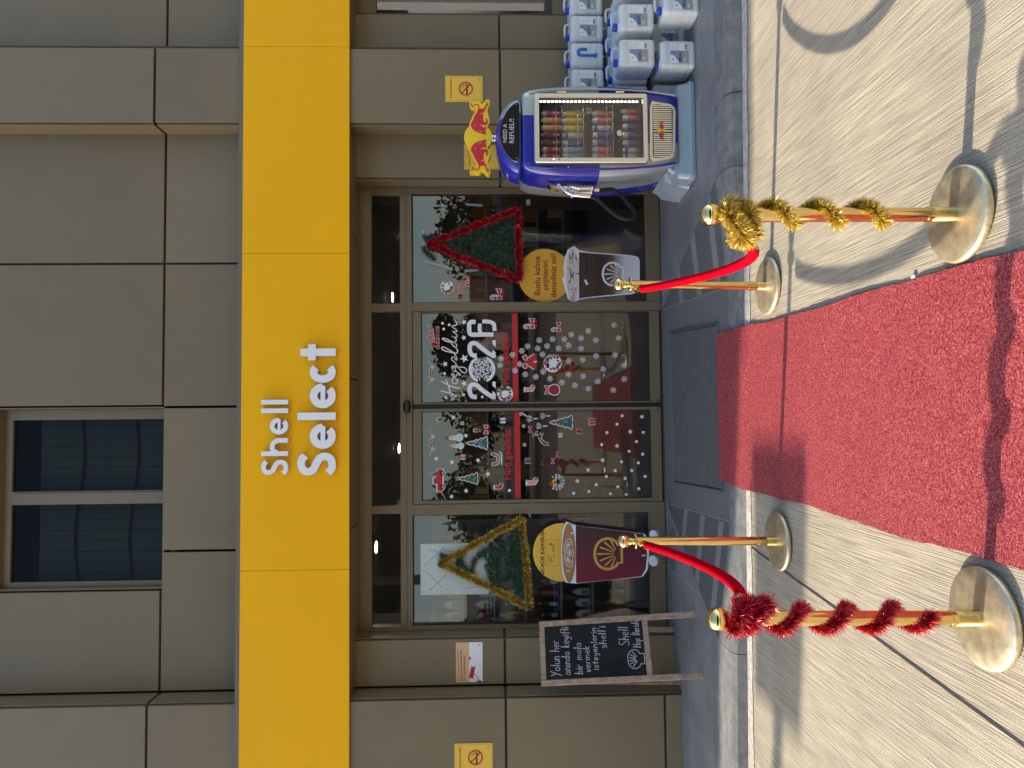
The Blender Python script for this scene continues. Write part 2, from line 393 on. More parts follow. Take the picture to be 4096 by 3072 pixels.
# kerb: top, rounded nose, face; one stone every metre
b = MB(); xs = [-9, -7.8, -6.6, -5.4, -4.3, -3.4, -2.45, KLo]+[KLo+(KLi-KLo)*k/6 for k in range(1, 7)]+[-.2, .3, KRi]+[KRi+(KRo-KRi)*k/6 for k in range(1, 7)]+[2.05, 3.05, 4.2, 5.4, 6.8, 9]
for i in range(len(xs)-1):
    x0, x1 = xs[i], xs[i+1]; g = .004 if (x0 < KLo-.01 or x1 > KRo+.01) else 0
    R = []
    for x in (x0+g, x1-g):
        y, z = yfront(x), kz(x)
        R.append([Vector((x, y+.30, z-.12)), Vector((x, y+.30, z)), Vector((x, y+.085, z+.003)), Vector((x, y+.05, z-.008)), Vector((x, y+.025, z-.03 if z > .06 else z*.7)), Vector((x, y+.008, min(z, .012))), Vector((x, y, -.05))])
    for k in range(6): b.face([R[0][k], R[1][k], R[1][k+1], R[0][k+1]], kerbm, True)
    b.face(R[0], kerbm); b.face(list(reversed(R[1])), kerbm)
tag(b.build('kerb'), kind='structure')
b = MB(); random.seed(3); n = 150; prev = None
for k in range(n+1):
    x = -9+18*k/n; y = yfront(x); a, c = Vector((x, y+.02, .012)), Vector((x, y-.05-.02*random.random(), .004))
    if prev: b.face([prev[1], c, a, prev[0]], mortar, True)
    prev = (a, c)
tag(b.build('kerb_mortar_bed'), kind='structure')

# ================================================================== SHOP BUILDING
YG, YM, YP, YB = 0.0, -.25, -.47, -.50
ZB0, ZB1 = 2.77, 3.635                       # fascia band
shop = empty('shop_building', (0, 0, 0), 'taupe panel-clad shop front with yellow fascia band and glass entrance', 'building')
XL, XR = -3.2, 6.0
# closed body behind the cladding
b = MB()
b.box(XL, XL+.15, YP+.05, 8, 0, 7.4, cladjoint); b.box(XR-.15, XR, YP+.05, 8, 0, 7.4, cladjoint)
b.box(XL+.15, XR-.15, 7.85, 8, 0, 7.4, cladjoint); b.box(XL, XR, YP+.03, 8, 7.4, 7.6, cladjoint)
b.build('outer_walls', shop)
b = MB()
for x0, x1, y in ((XL, -2.262, YP+.03), (-2.232, -1.85, YM+.03), (2.06, 2.452, YM+.03), (2.47, 3.10, YP+.03), (5.2, XR, YM+.03)):
    b.box(x0, x1, y, .6, 0, 2.9, cladjoint)
b.box(3.12, 3.52, YM+.03, .6, 0, 2.9, cladjoint)
for x0, x1, y in ((XL, -2.262, YP+.03), (-2.232, -1.42, YM+.03), (-1.42, .14, .15), (.14, 2.452, YM+.03), (2.47, 3.10, YP+.03), (3.12, XR, YM+.03)):
    b.box(x0, x1, y, .6, 3.4, 7.4, cladjoint)
b.build('backing_wall', shop)
def panel(x0, x1, z0, z1, y, m=None, d=.028, g=.010):
    bb = MB(); y += random.uniform(-.0015, .0015); bb.box(x0+g, x1-g, y, y+d, z0+g, z1-g, m or random.choice(clads)); return bb.build('cladding_panel', shop, bevel=.003)
ZJ, ZU, ZT = 1.525, 4.37, 7.4
for x0, x1, y in ((XL, -2.251, YP), (-2.232, -1.84, YM), (2.05, 2.452, YM), (2.438, 3.08, YP), (3.10, 3.50, YM)):
    panel(x0, x1, .24 if y == YP and x0 < 0 else -.02, ZJ, y); panel(x0, x1, ZJ, 2.79, y)
panel(XL, -2.251, -.02, .24, YP)
for x0, x1, y in ((XL, -2.251, YP), (-2.232, -1.085, YM), (-1.085, .11, YM), (.11, 1.322, YM), (1.322, 2.452, YM), (2.438, 3.08, YP), (3.10, 4.2, YM), (4.2, 5.3, YM)):
    panel(x0, x1, 3.58, ZU, y)
for x0, x1, y in ((XL, -2.251, YP), (-2.232, -1.40, YM), (.12, 1.322, YM), (1.322, 2.452, YM), (2.438, 3.08, YP), (3.10, 4.2, YM), (4.2, 5.3, YM)):
    panel(x0, x1, ZU, 5.95, y); panel(x0, x1, 5.95, ZT, y)
panel(-1.40, .12, 5.74, ZT, YM)
def reveal(x, y0, y1, z0, z1, side):
    bb = MB(); x1 = x+.012*side; bb.box(min(x, x1), max(x, x1), y0, y1, z0, z1, clad); bb.build('reveal_panel', shop)
for z0, z1 in ((0, ZJ-.012), (ZJ+.012, 2.79)):
    reveal(-2.256, YP+.03, YM+.028, z0, z1, 1); reveal(2.444, YP+.03, YM+.028, z0, z1, -1); reveal(3.075, YP+.03, YM+.028, z0, z1, 1)
    reveal(-1.845, YM+.03, .02, z0, z1, 1); reveal(2.055, YM+.03, .02, z0, z1, -1)
for z0, z1 in ((3.60, ZU-.012), (ZU+.012, 5.93), (5.96, ZT)):
    reveal(-2.256, YP+.03, YM+.028, z0, z1, 1); reveal(2.444, YP+.03, YM+.028, z0, z1, -1); reveal(3.075, YP+.03, YM+.028, z0, z1, 1)
# fascia: yellow sheets, seams, flashing above, soffit below
xs = [XL, -1.14, 1.39, 3.275, 4.6, XR]
fx = [XL]+[W(1200, p, YB).x for p in (2281, 1013, 186)]+[4.6, XR]
for x0, x1 in zip(fx[:-1], fx[1:]):
    bb = MB(); bb.box(x0+.0015, x1-.0015, YB, YB+.02, ZB0, ZB1, yellow); bb.build('fascia_sheet', shop, bevel=.0015)
bb = MB(); bb.box(XL, XR, YB+.004, YM-.002, ZB1+.001, ZB1+.036, greyflash); bb.box(XL, -2.27, YB+.006, YP-.001, ZB1+.037, ZB1+.05, greyflash); bb.build('flashing', shop)
for x0, x1 in zip([XL, -2.1, -.9, .33, 1.55, 2.8, 4.2], [-2.1, -.9, .33, 1.55, 2.8, 4.2, XR]):
    bb = MB(); bb.box(x0+.006, x1-.006, YB+.022, .02, ZB0+.006, ZB0+.03, clad); bb.build('soffit_panel', shop)
bb = MB(); bb.box(XL, XR, YB+.024, .03, ZB0+.034, ZB0+.05, cladjoint); bb.box(XL, XR, YB+.022, YB+.04, ZB0+.06, ZB1-.01, cladjoint); bb.build('soffit_backing', shop)
# glazing frame of the entrance
fr = MB(); ZTp, ZTb, ZRb = 2.667, 2.415, 2.312
def fb(x0, x1, z0, z1, y0=-.04, y1=.05): fr.box(x0, x1, y0, y1, z0, z1, framem)
fb(-1.83, 2.04, ZTp, 2.775, -.035)                                  # head
fb(-1.83, -1.795, ZS, ZTp, -.041); fb(1.985, 2.04, ZS, ZTp, -.041)   # jambs
fb(-1.795, 1.985, ZRb, ZTb, -.045)                                    # transom rail
fb(-.845, -.755, ZS, ZRb, -.043); fb(.935, 1.012, ZS, ZRb, -.043)
fb(-.83, -.765, ZTb, ZTp, -.042); fb(.94, 1.005, ZTb, ZTp, -.042)
fb(-1.795, -.845, ZS, .252, -.038); fb(1.012, 1.985, ZS, .235, -.038)
fr.box(-1.795, 1.985, -.047, -.0452, ZRb+.045, ZRb+.05, cladjoint)
fr.box(-1.84, 2.05, -.05, .06, ZS-.02, ZS+.012, cladjoint)
fr.build('entrance_frame', shop, bevel=.003)
gb = MB()
for x0, x1, z0, z1 in ((-1.795, -.83, ZTb, ZTp), (-.765, .94, ZTb, ZTp), (1.005, 1.985, ZTb, ZTp)):
    g_ = MB(); g_.face([(x0, .0, z0), (x1, .0, z0), (x1, .0, z1), (x0, .0, z1)], glass); g_.build('transom_pane', shop)
for x0, x1, z0 in ((-1.795, -.845, .252), (1.012, 1.985, .235)):
    g_ = MB(); g_.face([(x0, .0, z0), (x1, .0, z0), (x1, .0, ZRb), (x0, .0, ZRb)], glass); g_.build('side_pane', shop)
    g_ = MB()
    for a, c in ((z0, z0+.008), (ZRb-.008, ZRb)): g_.box(x0, x1, -.012, -.002, a, c, blackr)
    g_.box(x0, x0+.008, -.012, -.002, z0+.008, ZRb-.008, blackr); g_.box(x1-.008, x1, -.012, -.002, z0+.008, ZRb-.008, blackr); g_.build('glazing_seal', shop)
doors = []
for x0, x1, gx0, gx1 in ((-.752, .078, -.722, .053), (.118, .932, .130, .925)):
    d_ = bpy.data.objects.new('sliding_door', None); COL.objects.link(d_); d_.parent = shop; d_.location = ((x0+x1)/2, -.02, .125); doors.append(d_)
    q = MB(); y0, y1 = -.036, .01
    q.box(x0, gx0, y0, y1, .125, ZRb-.005, framem); q.box(gx1, x1, y0, y1, .125, ZRb-.005, framem)
    q.box(gx0, gx1, y0+.0015, y1, .125, .215, framem); q.box(gx0, gx1, y0+.0015, y1, 2.232, ZRb-.005, framem); q.build('door_frame', d_, bevel=.002)
    q = MB(); q.face([(gx0, -.012, .215), (gx1, -.012, .215), (gx1, -.012, 2.232), (gx0, -.012, 2.232)], glass); q.build('glass_pane', d_)
    q = MB(); q.box(gx0, gx1, -.022, -.014, 2.225, 2.232, blackr); q.box(gx0, gx1, -.022, -.014, .215, .222, blackr)
    q.box(gx0, gx0+.006, -.022, -.014, .222, 2.225, blackr); q.box(gx1-.006, gx1, -.022, -.014, .222, 2.225, blackr); q.build('door_seal', d_)
q = MB(); q.box(.081, .115, -.02, .012, .125, ZRb-.005, blackr); q.build('door_gap_brush', shop)
for x in (.066, .126):
    q = MB(); q.tube([(x, -.037, .155), (x, -.05, .155)], .013, chrome, 14); q.build('door_stop', shop)
q = MB(); c = W(1628, 1627, -.07)
q.loft([[Vector((c.x+.062*s*math.cos(t), yy, c.z+.034*s*math.sin(t))) for t in [2*math.pi*k/20 for k in range(20)]] for s, yy in ((.95, -.046), (1, -.06), (.95, -.085), (.7, -.10), (.3, -.105))], blackg, smooth=True)
q.build('door_sensor', shop)
# upper window
wx0, wx1 = -1.385, .10; ZW = 4.385
f = MB(); y0, y1 = -.15, -.09
f.box(wx0, wx1, y0, y1, 5.66, 5.74, framem); f.box(wx0, wx0+.04, y0, y1, ZW-.04, 5.66, framem); f.box(wx1-.085, wx1, y0, y1, ZW-.04, 5.66, framem)
f.box(-.70, -.59, y0, y1, ZW-.04, 5.66, framem); f.box(-.604, -.598, y0-.004, y0-.001, ZW, 5.64, cladjoint)
wf = bpy.data.objects.new('upper_window', None); COL.objects.link(wf); wf.parent = shop; wf.location = (-.64, -.12, ZW)
f.build('window_frame', wf, bevel=.003)
f = MB(); f.box(.012, .10, -.152, -.149, ZW, 5.7, framem); f.build('window_sash', wf)
for x0, x1 in ((wx0+.04, -.70), (-.59, wx1-.085)):
    f = MB(); f.face([(x0, -.125, ZW-.04), (x1, -.125, ZW-.04), (x1, -.125, 5.66), (x0, -.125, 5.66)], glassd); f.build('window_pane', wf)
f = MB(); refl_slate = mat('slate_reflection', (.18, .18, .15), .8, var=.1)  # slat colour stands in for the dark canopy reflected in this window
x = wx0
k = 0
while x < wx1-.01:
    x2 = min(x+.09, wx1); f.box(x, x2-.004, -.02+.004*(k % 2), -.015+.004*(k % 2), ZW-.05, 5.5, refl_slate); x += .09; k += 1
f.build('reflection_backing', wf)
for zf in (4.70, 5.16):  # curved dark tubes drawn in place of canopy seams reflected by the glass
    f = MB(); f.tube([(wx0+.02+(wx1-wx0-.04)*k/24, -.035, zf+.035*math.sin(k*math.pi/12)) for k in range(25)], .009, blackr, 6); f.build('reflected_seam', wf)
reveal(-1.40, YM+.03, -.09, ZU, 5.75, 1); reveal(.115, YM+.03, -.09, ZU, 5.75, -1)
for z_, y_ in ((5.728, YM+.03), (ZU-.012, YM+.028)):
    bb = MB(); bb.box(-1.39, .105, y_, -.09, z_, z_+.012, clad); bb.build('reveal_panel', shop)
# far right shop window
q = MB(); q.box(3.52, 5.2, -.05, .02, 2.62, 2.78, framem); q.box(3.50, 3.56, -.06, .02, 0, 2.62, framem); q.box(3.56, 5.2, -.05, .02, 0, .25, framem); q.build('side_window_frame', shop)
q = MB(); q.face([(3.56, -.02, .25), (5.2, -.02, .25), (5.2, -.02, 2.62), (3.56, -.02, 2.62)], glass); q.build('side_window_pane', shop)
# room behind the glass
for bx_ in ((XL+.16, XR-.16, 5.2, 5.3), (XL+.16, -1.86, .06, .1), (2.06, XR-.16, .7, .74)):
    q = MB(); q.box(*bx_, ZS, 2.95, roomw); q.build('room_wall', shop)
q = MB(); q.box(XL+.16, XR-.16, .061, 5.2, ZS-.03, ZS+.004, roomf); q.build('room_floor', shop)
q = MB()
for k in range(44):
    y = .07+k*.118; q.box(XL+.17, XR-.17, y, y+.11, 2.86, 2.88, roomc)
q.box(XL+.16, XR-.16, .06, 5.3, 2.9, 2.95, roomc); q.build('room_ceiling', shop)
for x, y in ((.30, 1.0), (-1.35, 1.3), (-.4, 3.2), (1.5, 2.6), (-1.2, 3.8), (2.6, 3.9)):
    q = MB(); q.tube([(x, y, 2.858), (x, y, 2.84)], .075, offw, 20); q.build('downlight_rim', shop)
    q = MB(); q.tube([(x, y, 2.839), (x, y, 2.835)], .055, lampm, 20); q.build('downlight_lens', shop)

# ================================================================== BEYOND THE FRAME (casts the shade, seen mirrored in the glass)
def slab(name, ground_poly, h, th, m, label, cat, cols):
    """unseen slab added to cast ground_poly as its shadow: the corners are carried up along the sun"""
    t = h/-SUN.z; up = [Vector((x, y, 0))-SUN*t for x, y in ground_poly]
    c = sum(up, Vector())/len(up); e = empty(name, (c.x, c.y, 0), label, cat)
    q = MB(); n = len(up); lo = up; hi = [p+Vector((0, 0, th)) for p in up]
    q.face(lo, m); q.face(list(reversed(hi)), m)
    for k in range(n): q.face([lo[k], lo[(k+1) % n], hi[(k+1) % n], hi[k]], m)
    q.build('shade_panel', e)
    for x, y in cols:
        q = MB(); q.tube([(x, y, 0), (x, y, h)], .07, framem, 12); q.build('shade_slab_post', e)
slab('wing_shade_slab', [(9, -2.14), (2.444, -2.07), (1.434, -2.02), (.6, -1.90), (-.22, -1.74), (-1.25, -1.52), (-2.1, -1.45), (-6, -1.25), (-6, 6), (9, 6)], 6.0, .12, canopym,  # added out of view, outlined to throw the shade along the kerb
     'unseen flat slab added left of the shop front to shade the pavement', 'shade slab', [(-14, 5), (-8, 5), (-4, 5)])
slab('forecourt_shade_slab', [(-.235, -1.95), (-.222, -2.72), (-1.74, -2.52), (-1.72, -1.86)], 4.6, .06, canopym,  # added out of view, outlined to throw the shade block left of the carpet
     'small unseen slab on a post, added to cast the block of shade', 'small shade slab', [(-10.0, -.95)])
YC0 = -15.0
cp = empty('forecourt_canopy', (10, -25, 0), 'large dark fuel forecourt canopy behind the photographer', 'canopy')
q = MB()
for k in range(40):
    x0 = -45+k*2.0; q.box(x0+.03, x0+1.97, -46, YC0-.05, 7.52, 7.56, canopym)
q.box(-45, 35, -46, YC0, 7.6, 7.9, greyflash); q.build('canopy_soffit', cp)
for x in (-26, -8, 12, 30):
    for y in (-14, -30):
        q = MB(); q.box(x-.2, x+.2, y-.2, y+.2, 0, 7.6, offw); q.build('canopy_column', cp)
b = MB(); b.face([(-69, -89, .004), (69, -89, .004), (69, -11.5, .004), (-69, -11.5, .004)], mat('forecourt_asphalt', (.06, .06, .062), .9, var=.2)); tag(b.build('forecourt'), kind='structure')
def tree(x, y, h, r, label, n=2600):
    e = empty('broadleaf_tree', (x, y, 0), label, 'tree', 'trees across the road')
    q = MB(); q.tube([(x, y, 0), (x+.1, y, h*.3), (x-.1, y+.1, h*.62)], [.22, .17, .08], barkm, 8)
    cl = []
    for k in range(9):
        a = random.random()*6.28; rr = r*random.uniform(.2, .8); z = h*random.uniform(.38, .92)
        c = Vector((x+rr*math.cos(a), y+rr*math.sin(a), z)); cl.append((c, r*random.uniform(.3, .5)))
        q.tube([(x, y, h*.35), ((x+c.x)/2, (y+c.y)/2, (h*.4+z)/2), c], [.09, .05, .02], barkm, 5)
    q.build('trunk', e); q = MB()
    for k in range(n):
        c, cr = random.choice(cl); d = Vector((random.gauss(0, 1), random.gauss(0, 1), random.gauss(0, .8))).normalized()*cr*random.random()**.4
        p = c+d; s = random.uniform(.10, .22); a = Vector((random.gauss(0, 1), random.gauss(0, 1), random.gauss(0, 1))).normalized(); o_ = a.orthogonal().normalized()
        q.face([p-a*s, p+o_*s*.6, p+a*s, p-o_*s*.6], crownm)
    q.build('crown', e, fixn=False)
for x, y, h, r, l in ((3.5, -34, 4.9, 2.6, 'rounded tree standing across the road, mirrored in the right door'), (-5.5, -36, 4.7, 2.9, 'spreading tree mirrored in the left door'),
                      (-16, -40, 5.4, 3.2, 'tall loose tree mirrored in the left window'), (13, -44, 5.0, 3.0, 'small tree mirrored behind the drinks cooler'), (-.5, -46, 4.4, 3.4, 'low wide tree behind the others')):
    tree(x, y, h, r, l)
far = empty('roadside_building', (0, -62, 0), 'low pale building across the road mirrored in the doors', 'building')
q = MB(); q.box(-26, -9, -70, -60, 0, 4.0, mat('render_wall', (.40, .38, .34), .8)); q.box(8, 34, -72, -62, 0, 3.6, mat('render_wall_red', (.30, .16, .14), .8)); q.build('wall', far)
for k in range(7):
    q = MB(); q.box(-25+k*2.3, -24+k*2.3, -59.95, -59.9, 1.2, 2.6, blackg); q.build('window', far)

# ================================================================== CARPET AND MAT
def carpet_mat():
    m = mat('coil_carpet', (.5, .03, .04), .8, spec=.25); n = m.node_tree; b = n.nodes['Principled BSDF']
    g = n.nodes.new('ShaderNodeNewGeometry')
    mp = n.nodes.new('ShaderNodeMapping'); n.links.new(g.outputs['Position'], mp.inputs['Vector'])
    t = n.nodes.new('ShaderNodeTexNoise'); t.inputs['Scale'].default_value = 165; t.inputs['Detail'].default_value = 3; t.inputs['Roughness'].default_value = .75; t.inputs['Distortion'].default_value = 1.2
    n.links.new(mp.outputs[0], t.inputs['Vector'])
    cr = n.nodes.new('ShaderNodeValToRGB'); e = cr.color_ramp.elements
    e[0].position = .40; e[0].color = (.13, .004, .008, 1); e[1].position = .60; e[1].color = (.70, .20, .19, 1)
    k = cr.color_ramp.elements.new(.50); k.color = (.34, .028, .036, 1)
    n.links.new(t.outputs['Fac'], cr.inputs[0]); n.links.new(cr.outputs[0], b.inputs['Base Color'])
    bp = n.nodes.new('ShaderNodeBump'); bp.inputs['Strength'].default_value = .8; bp.inputs['Distance'].default_value = .008
    n.links.new(t.outputs['Fac'], bp.inputs['Height']); n.links.new(bp.outputs[0], b.inputs['Normal'])
    return m
carpm = carpet_mat(); fringe = mat('carpet_backing', (.05, .02, .018), .9)
def gz(x, y):
    yk = yfront(x)
    if y < yk-.09: return .0
    if y < yk: return .022*(y-yk+.09)/.09
    if y < ki(x): return .022
    return rz(x, y)
b = MB(); random.seed(11)
ys = [-1.385, -1.45, -1.55, -1.70, -1.83, -1.90, -1.97, -2.1, -2.4]+[-2.4-.15*k for k in range(1, 19)]
def cx_(y, s): return (.563-.072*(-1.39-y)/2.88) if s else (-.460-.024*(-1.39-y)/2.82)
rows = []
fine = []
for a, c in zip(ys[:-1], ys[1:]):
    m_ = max(1, int(abs(a-c)/.03)); fine += [a+(c-a)*k/m_ for k in range(m_)]
fine.append(ys[-1])
for y in fine:
    xl, xr = cx_(y, 0)+random.uniform(-.003, .003)+.006*math.sin(y*4.1)+.003*math.sin(y*11), cx_(y, 1)+random.uniform(-.003, .003)+.006*math.sin(y*3.3+1)+.003*math.sin(y*9)
    rows.append([Vector((xl+(xr-xl)*k/8, y+(random.uniform(-.006, .006) if y == fine[0] else 0), gz(0, y)+.014+.003*math.sin(y*5+k*.5)+.0015*math.sin(y*13+k))) for k in range(9)])
for r0, r1 in zip(rows[:-1], rows[1:]):
    for k in range(8): b.face([r0[k], r1[k], r1[k+1], r0[k+1]], carpm)
    for k in (0, 8): b.face([r0[k], r1[k], r1[k]-Vector((0, 0, .013)), r0[k]-Vector((0, 0, .013))], fringe)
b.face([p for p in rows[0]]+[p-Vector((0, 0, .013)) for p in reversed(rows[0])], fringe)
for r in rows:                       # ragged coil ends along both long edges
    for s, k in ((-1, 0), (1, 8)):
        for j in range(5):
            p = r[k]+Vector((0, random.uniform(-.015, .015), -random.uniform(.002, .012))); l = random.uniform(.004, .014)
            b.face([p+Vector((0, -.0015, 0)), p+Vector((0, .0015, 0)), p+Vector((s*l, random.uniform(-.006, .006), -.003))], fringe if random.random() < .7 else carpm)
car = b.build('red_carpet', fixn=False, origin=(.05, -2.8, 0)); tag(car, 'red coil-loop carpet running from the doors between the rope posts', 'carpet')
MO = Vector((.06, -.92, rz(.06, -.92)))
q = MB(); sl_ = [Vector((.705, -.30)), Vector((.64, -1.40)), Vector((-.525, -1.41)), Vector((-.56, -.33))]
e = empty('entrance_mat', MO, 'dark ribbed aluminium grate mat set into the ramp before the doors', 'doormat')
def mq(u, v, dz):          # bilinear in the mat outline
    p = (sl_[3]*(1-u)+sl_[0]*u)*(1-v)+(sl_[2]*(1-u)+sl_[1]*u)*v
    return Vector((p.x, p.y, rz(p.x, p.y)+dz))
q.face([mq(0, 0, .003), mq(0, 1, .003), mq(1, 1, .003), mq(1, 0, .003)], black)
q.build('mat_base', e); q = MB(); ribm = mat('mat_rib', (.17, .165, .155), .5, metal=.3, var=.2, vscale=30)
for k in range(36):
    v0, v1 = .015+k*.0272, .015+k*.0272+.017
    q.add([mq(.012, v0, .003), mq(.012, v1, .003), mq(.988, v1, .003), mq(.988, v0, .003), mq(.012, v0, .010), mq(.012, v1, .010), mq(.988, v1, .010), mq(.988, v0, .010)],
          [(0, 1, 2, 3), (4, 5, 6, 7), (0, 1, 5, 4), (1, 2, 6, 5), (2, 3, 7, 6), (3, 0, 4, 7)], ribm)
q.build('mat_ribs', e); q = MB()
for (u0, v0), (u1, v1) in (((0, 0), (1, 0)), ((1, 0), (1, 1)), ((1, 1), (0, 1)), ((0, 1), (0, 0))):
    q.tube([mq(u0, v0, .006), mq(u1, v1, .006)], .008, mat('mat_frame', (.16, .17, .18), .4, metal=.6), 6)
q.build('mat_frame', e)
for px, py, r in ((2757, 2060, .012), (3045, 1550, .006), (3385, 1280, .005)):
    c = G(px, py, .05 if px < 2900 else .02); q = MB(); 
q = MB(); c = G(2757+90, 2060, .03); c.z = .085
c = G(2848, 2059, rz(-.7, -1.3)+.004); q.disc = None
q = MB(); q.tube([c, c+Vector((0, 0, .002))], .014, offw, 16); tag(q.build('paper_dot', origin=c), 'small white round paper scrap on the dark ramp left of the mat', 'litter')

c = G(3652, 1106, .01); q = MB(); q.box(c.x-.006, c.x+.006, c.y-.012, c.y+.012, .002, .012, offw); tag(q.build('paper_scrap', origin=c, bevel=.002), 'tiny white plastic scrap at the right edge of the red carpet', 'litter')

# ================================================================== ROPE POSTS
def stanchion(x, y, top, label, lean=(0, 0)):
    e = empty('rope_post', (x, y, .0), label, 'barrier post', 'brass rope posts')
    q = MB(); q.lathe([(.150, .002), (.163, .006), (.166, .016), (.163, .026), (.156, .031), (.10, .034), (.03, .036)], (x, y, 0), brassb, 56); q.build('base', e, fixn=True)
    L = Vector((lean[0], lean[1], 0))
    z1 = top-.105
    q = MB(); q.tube([Vector((x, y, .03)), Vector((x, y, .13))+L*.1, ], .0262, brass, 28); q.build('pole_sleeve', e)
    q = MB(); q.tube([Vector((x, y, .12))+L*.1, Vector((x, y, z1))+L], .0245, brass, 28); q.build('pole', e)
    c = Vector((x, y, z1))+L
    q = MB(); q.lathe([(.018, -.022), (.026, -.012), (.020, -.002), (.024, .004), (.044, .007), (.046, .011), (.040, .014), (.020, .018), (.015, .028), (.021, .034), (.023, .038), (.016, .043), (.014, .048)], c, brass, 28); q.build('collar', e)
    q = MB(); bc = c+Vector((0, 0, .072)); pr = [(max(.001, .037*math.sin(t)), -.037*math.cos(t)) for t in [math.pi*k/18 for k in range(19)]]
    q.lathe(pr, bc, brass, 32); q.build('ball_finial', e)
    return e, c
P1, c1 = stanchion(.677, -3.992, .905, 'near right brass rope post spiralled with gold tinsel')
P2, c2 = stanchion(.742, -2.278, .912, 'far right bare brass rope post at the kerb by the carpet', (.012, 0))
P3, c3 = stanchion(-.672, -4.04, .925, 'near left brass rope post spiralled with red tinsel', (.012, 0))
P4, c4 = stanchion(-.712, -2.33, .918, 'far left bare brass rope post in the patch of shade', (.012, 0))
def rope(a, b_, sag, bulge, label, k=0):
    e = empty('barrier_rope', a, label, 'rope', 'red velvet ropes')
    a2, b2 = a+Vector((bulge[0]*.3, -.045, -.025)), b_+Vector((bulge[0], .06, -.03))
    n = 26; pts = []
    for i in range(n+1):
        t = i/n; p = a2.lerp(b2, t); s = 4*t*(1-t)
        p.z -= sag*(s**.8)*(1+.55*(t-.5)); p.x += bulge[1]*math.sin(math.pi*t); pts.append(p)
    q = MB(); q.tube(pts, .0215, ropem, 16); q.build('rope_body', e)
    for end, nx, cc in ((pts[0], pts[1], a), (pts[-1], pts[-2], b_)):
        d = (end-nx).normalized()
        q = MB(); q.tube([end-d*.03, end+d*.012, end+d*.02], [.0235, .0235, .016], brass, 16); q.build('rope_cap', e)
        q = MB(); q.tube(smooth([end+d*.015, (end+cc)/2+Vector((0, 0, .008)), cc+Vector((0, 0, .012))], 5), .004, brass, 8); q.build('hook', e)
rope(c2+Vector((-.03, -.02, 0)), c1+Vector((-.035, .03, 0)), .235, (-.03, 0.0), 'red velvet rope sagging between the two right brass posts')
rope(c4+Vector((-.01, -.04, 0)), c3+Vector((.02, .04, 0)), .105, (.01, 0.0), 'red velvet rope sagging between the two left brass posts')

TV = {'red_tinsel_foil': [mat('red_tinsel_glint', (.95, .12, .14), .2, .2), mat('red_tinsel_deep', (.28, .004, .012), .35, .3)],
      'gold_tinsel_foil': [mat('gold_tinsel_glint', (1.0, .80, .28), .2, .3), mat('gold_tinsel_deep', (.30, .17, .02), .35, .4)]}
def tinsel(q, path, m, n, r, wd=.0016, clump=1.0):
    P = path; L = [0]
    for a, c in zip(P[:-1], P[1:]): L.append(L[-1]+(c-a).length)
    for _ in range(n):
        s = random.random()*L[-1]; i = 0
        while L[i+1] < s: i += 1
        t = (s-L[i])/max(1e-6, L[i+1]-L[i]); p = P[i].lerp(P[i+1], t); ax = (P[i+1]-P[i]).normalized()
        d = Vector((random.gauss(0, 1), random.gauss(0, 1), random.gauss(0, 1))); d -= ax*d.dot(ax)*.75; d.normalize()
        o_ = d.cross(ax if abs(d.dot(ax)) < .95 else Vector((0, 0, 1))).normalized()
        o_ = (Matrix.Rotation(random.random()*3.14, 3, d) @ o_)*wd
        l = r*random.uniform(.7, 1.15); tip = p+d*l+Vector((0, 0, -.12*l))+ax*random.uniform(-.2, .2)*l
        mid = p+d*l*.55
        mm = m if random.random() < .62 else random.choice(TV[m.name])
        q.face([p-o_, p+o_, mid+o_, mid-o_], mm); q.face([mid-o_, mid+o_, tip], mm)
def helix(c, r, z0, z1, turns, ph, n=160):
    return [Vector((c.x+r*math.cos(ph+turns*2*math.pi*k/n), c.y+r*math.sin(ph+turns*2*math.pi*k/n), z0+(z1-z0)*k/n)) for k in range(n+1)]
random.seed(5)
q = MB()
base = Vector((.68, -3.992, 0))
# gold: front crossings fall from right/up to left/down; -y side is the front
z0g = .79
tinsel(q, helix(base, .030, .755, .27, -3.1, R_(190)), tingold, 9500, .032, .0011)
tinsel(q, [c1+Vector((.02, -.02, .03)), c1+Vector((-.02, -.045, .02)), c1+Vector((-.06, -.03, -.02)), c1+Vector((-.085, .0, -.04)), c1+Vector((-.06, .07, -.03)), c1+Vector((-.075, .03, -.085)), c1+Vector((-.045, .01, -.06)), c1+Vector((.0, -.03, -.05)), c1+Vector((.03, .02, -.03)), c1+Vector((.035, -.01, .02))], tingold, 8500, .042, .0011)
tag(q.build('tinsel_garland', fixn=False, origin=(.68, -3.99, .75)), 'gold tinsel garland wound around the near right brass post', 'garland', 'tinsel on the rope posts')
q = MB(); base = Vector((-.664, -4.04, 0))
tinsel(q, helix(base, .031, .78, .20, 3.9, R_(-20)), tinred, 9500, .034, .0011)
tinsel(q, [c3+Vector((.02, .07, -.005)), c3+Vector((.04, .04, -.05)), c3+Vector((-.035, -.02, .035)), c3+Vector((.02, -.04, .02)), c3+Vector((.05, -.02, -.02)), c3+Vector((.03, .02, -.07)), c3+Vector((.055, -.01, -.09)), c3+Vector((.0, -.04, -.03)), c3+Vector((-.035, .01, -.01))], tinred, 5200, .040, .0013)
tag(q.build('tinsel_garland', fixn=False, origin=(-.664, -4.04, .75)), 'red tinsel garland wound around the near left brass post', 'garland', 'tinsel on the rope posts')

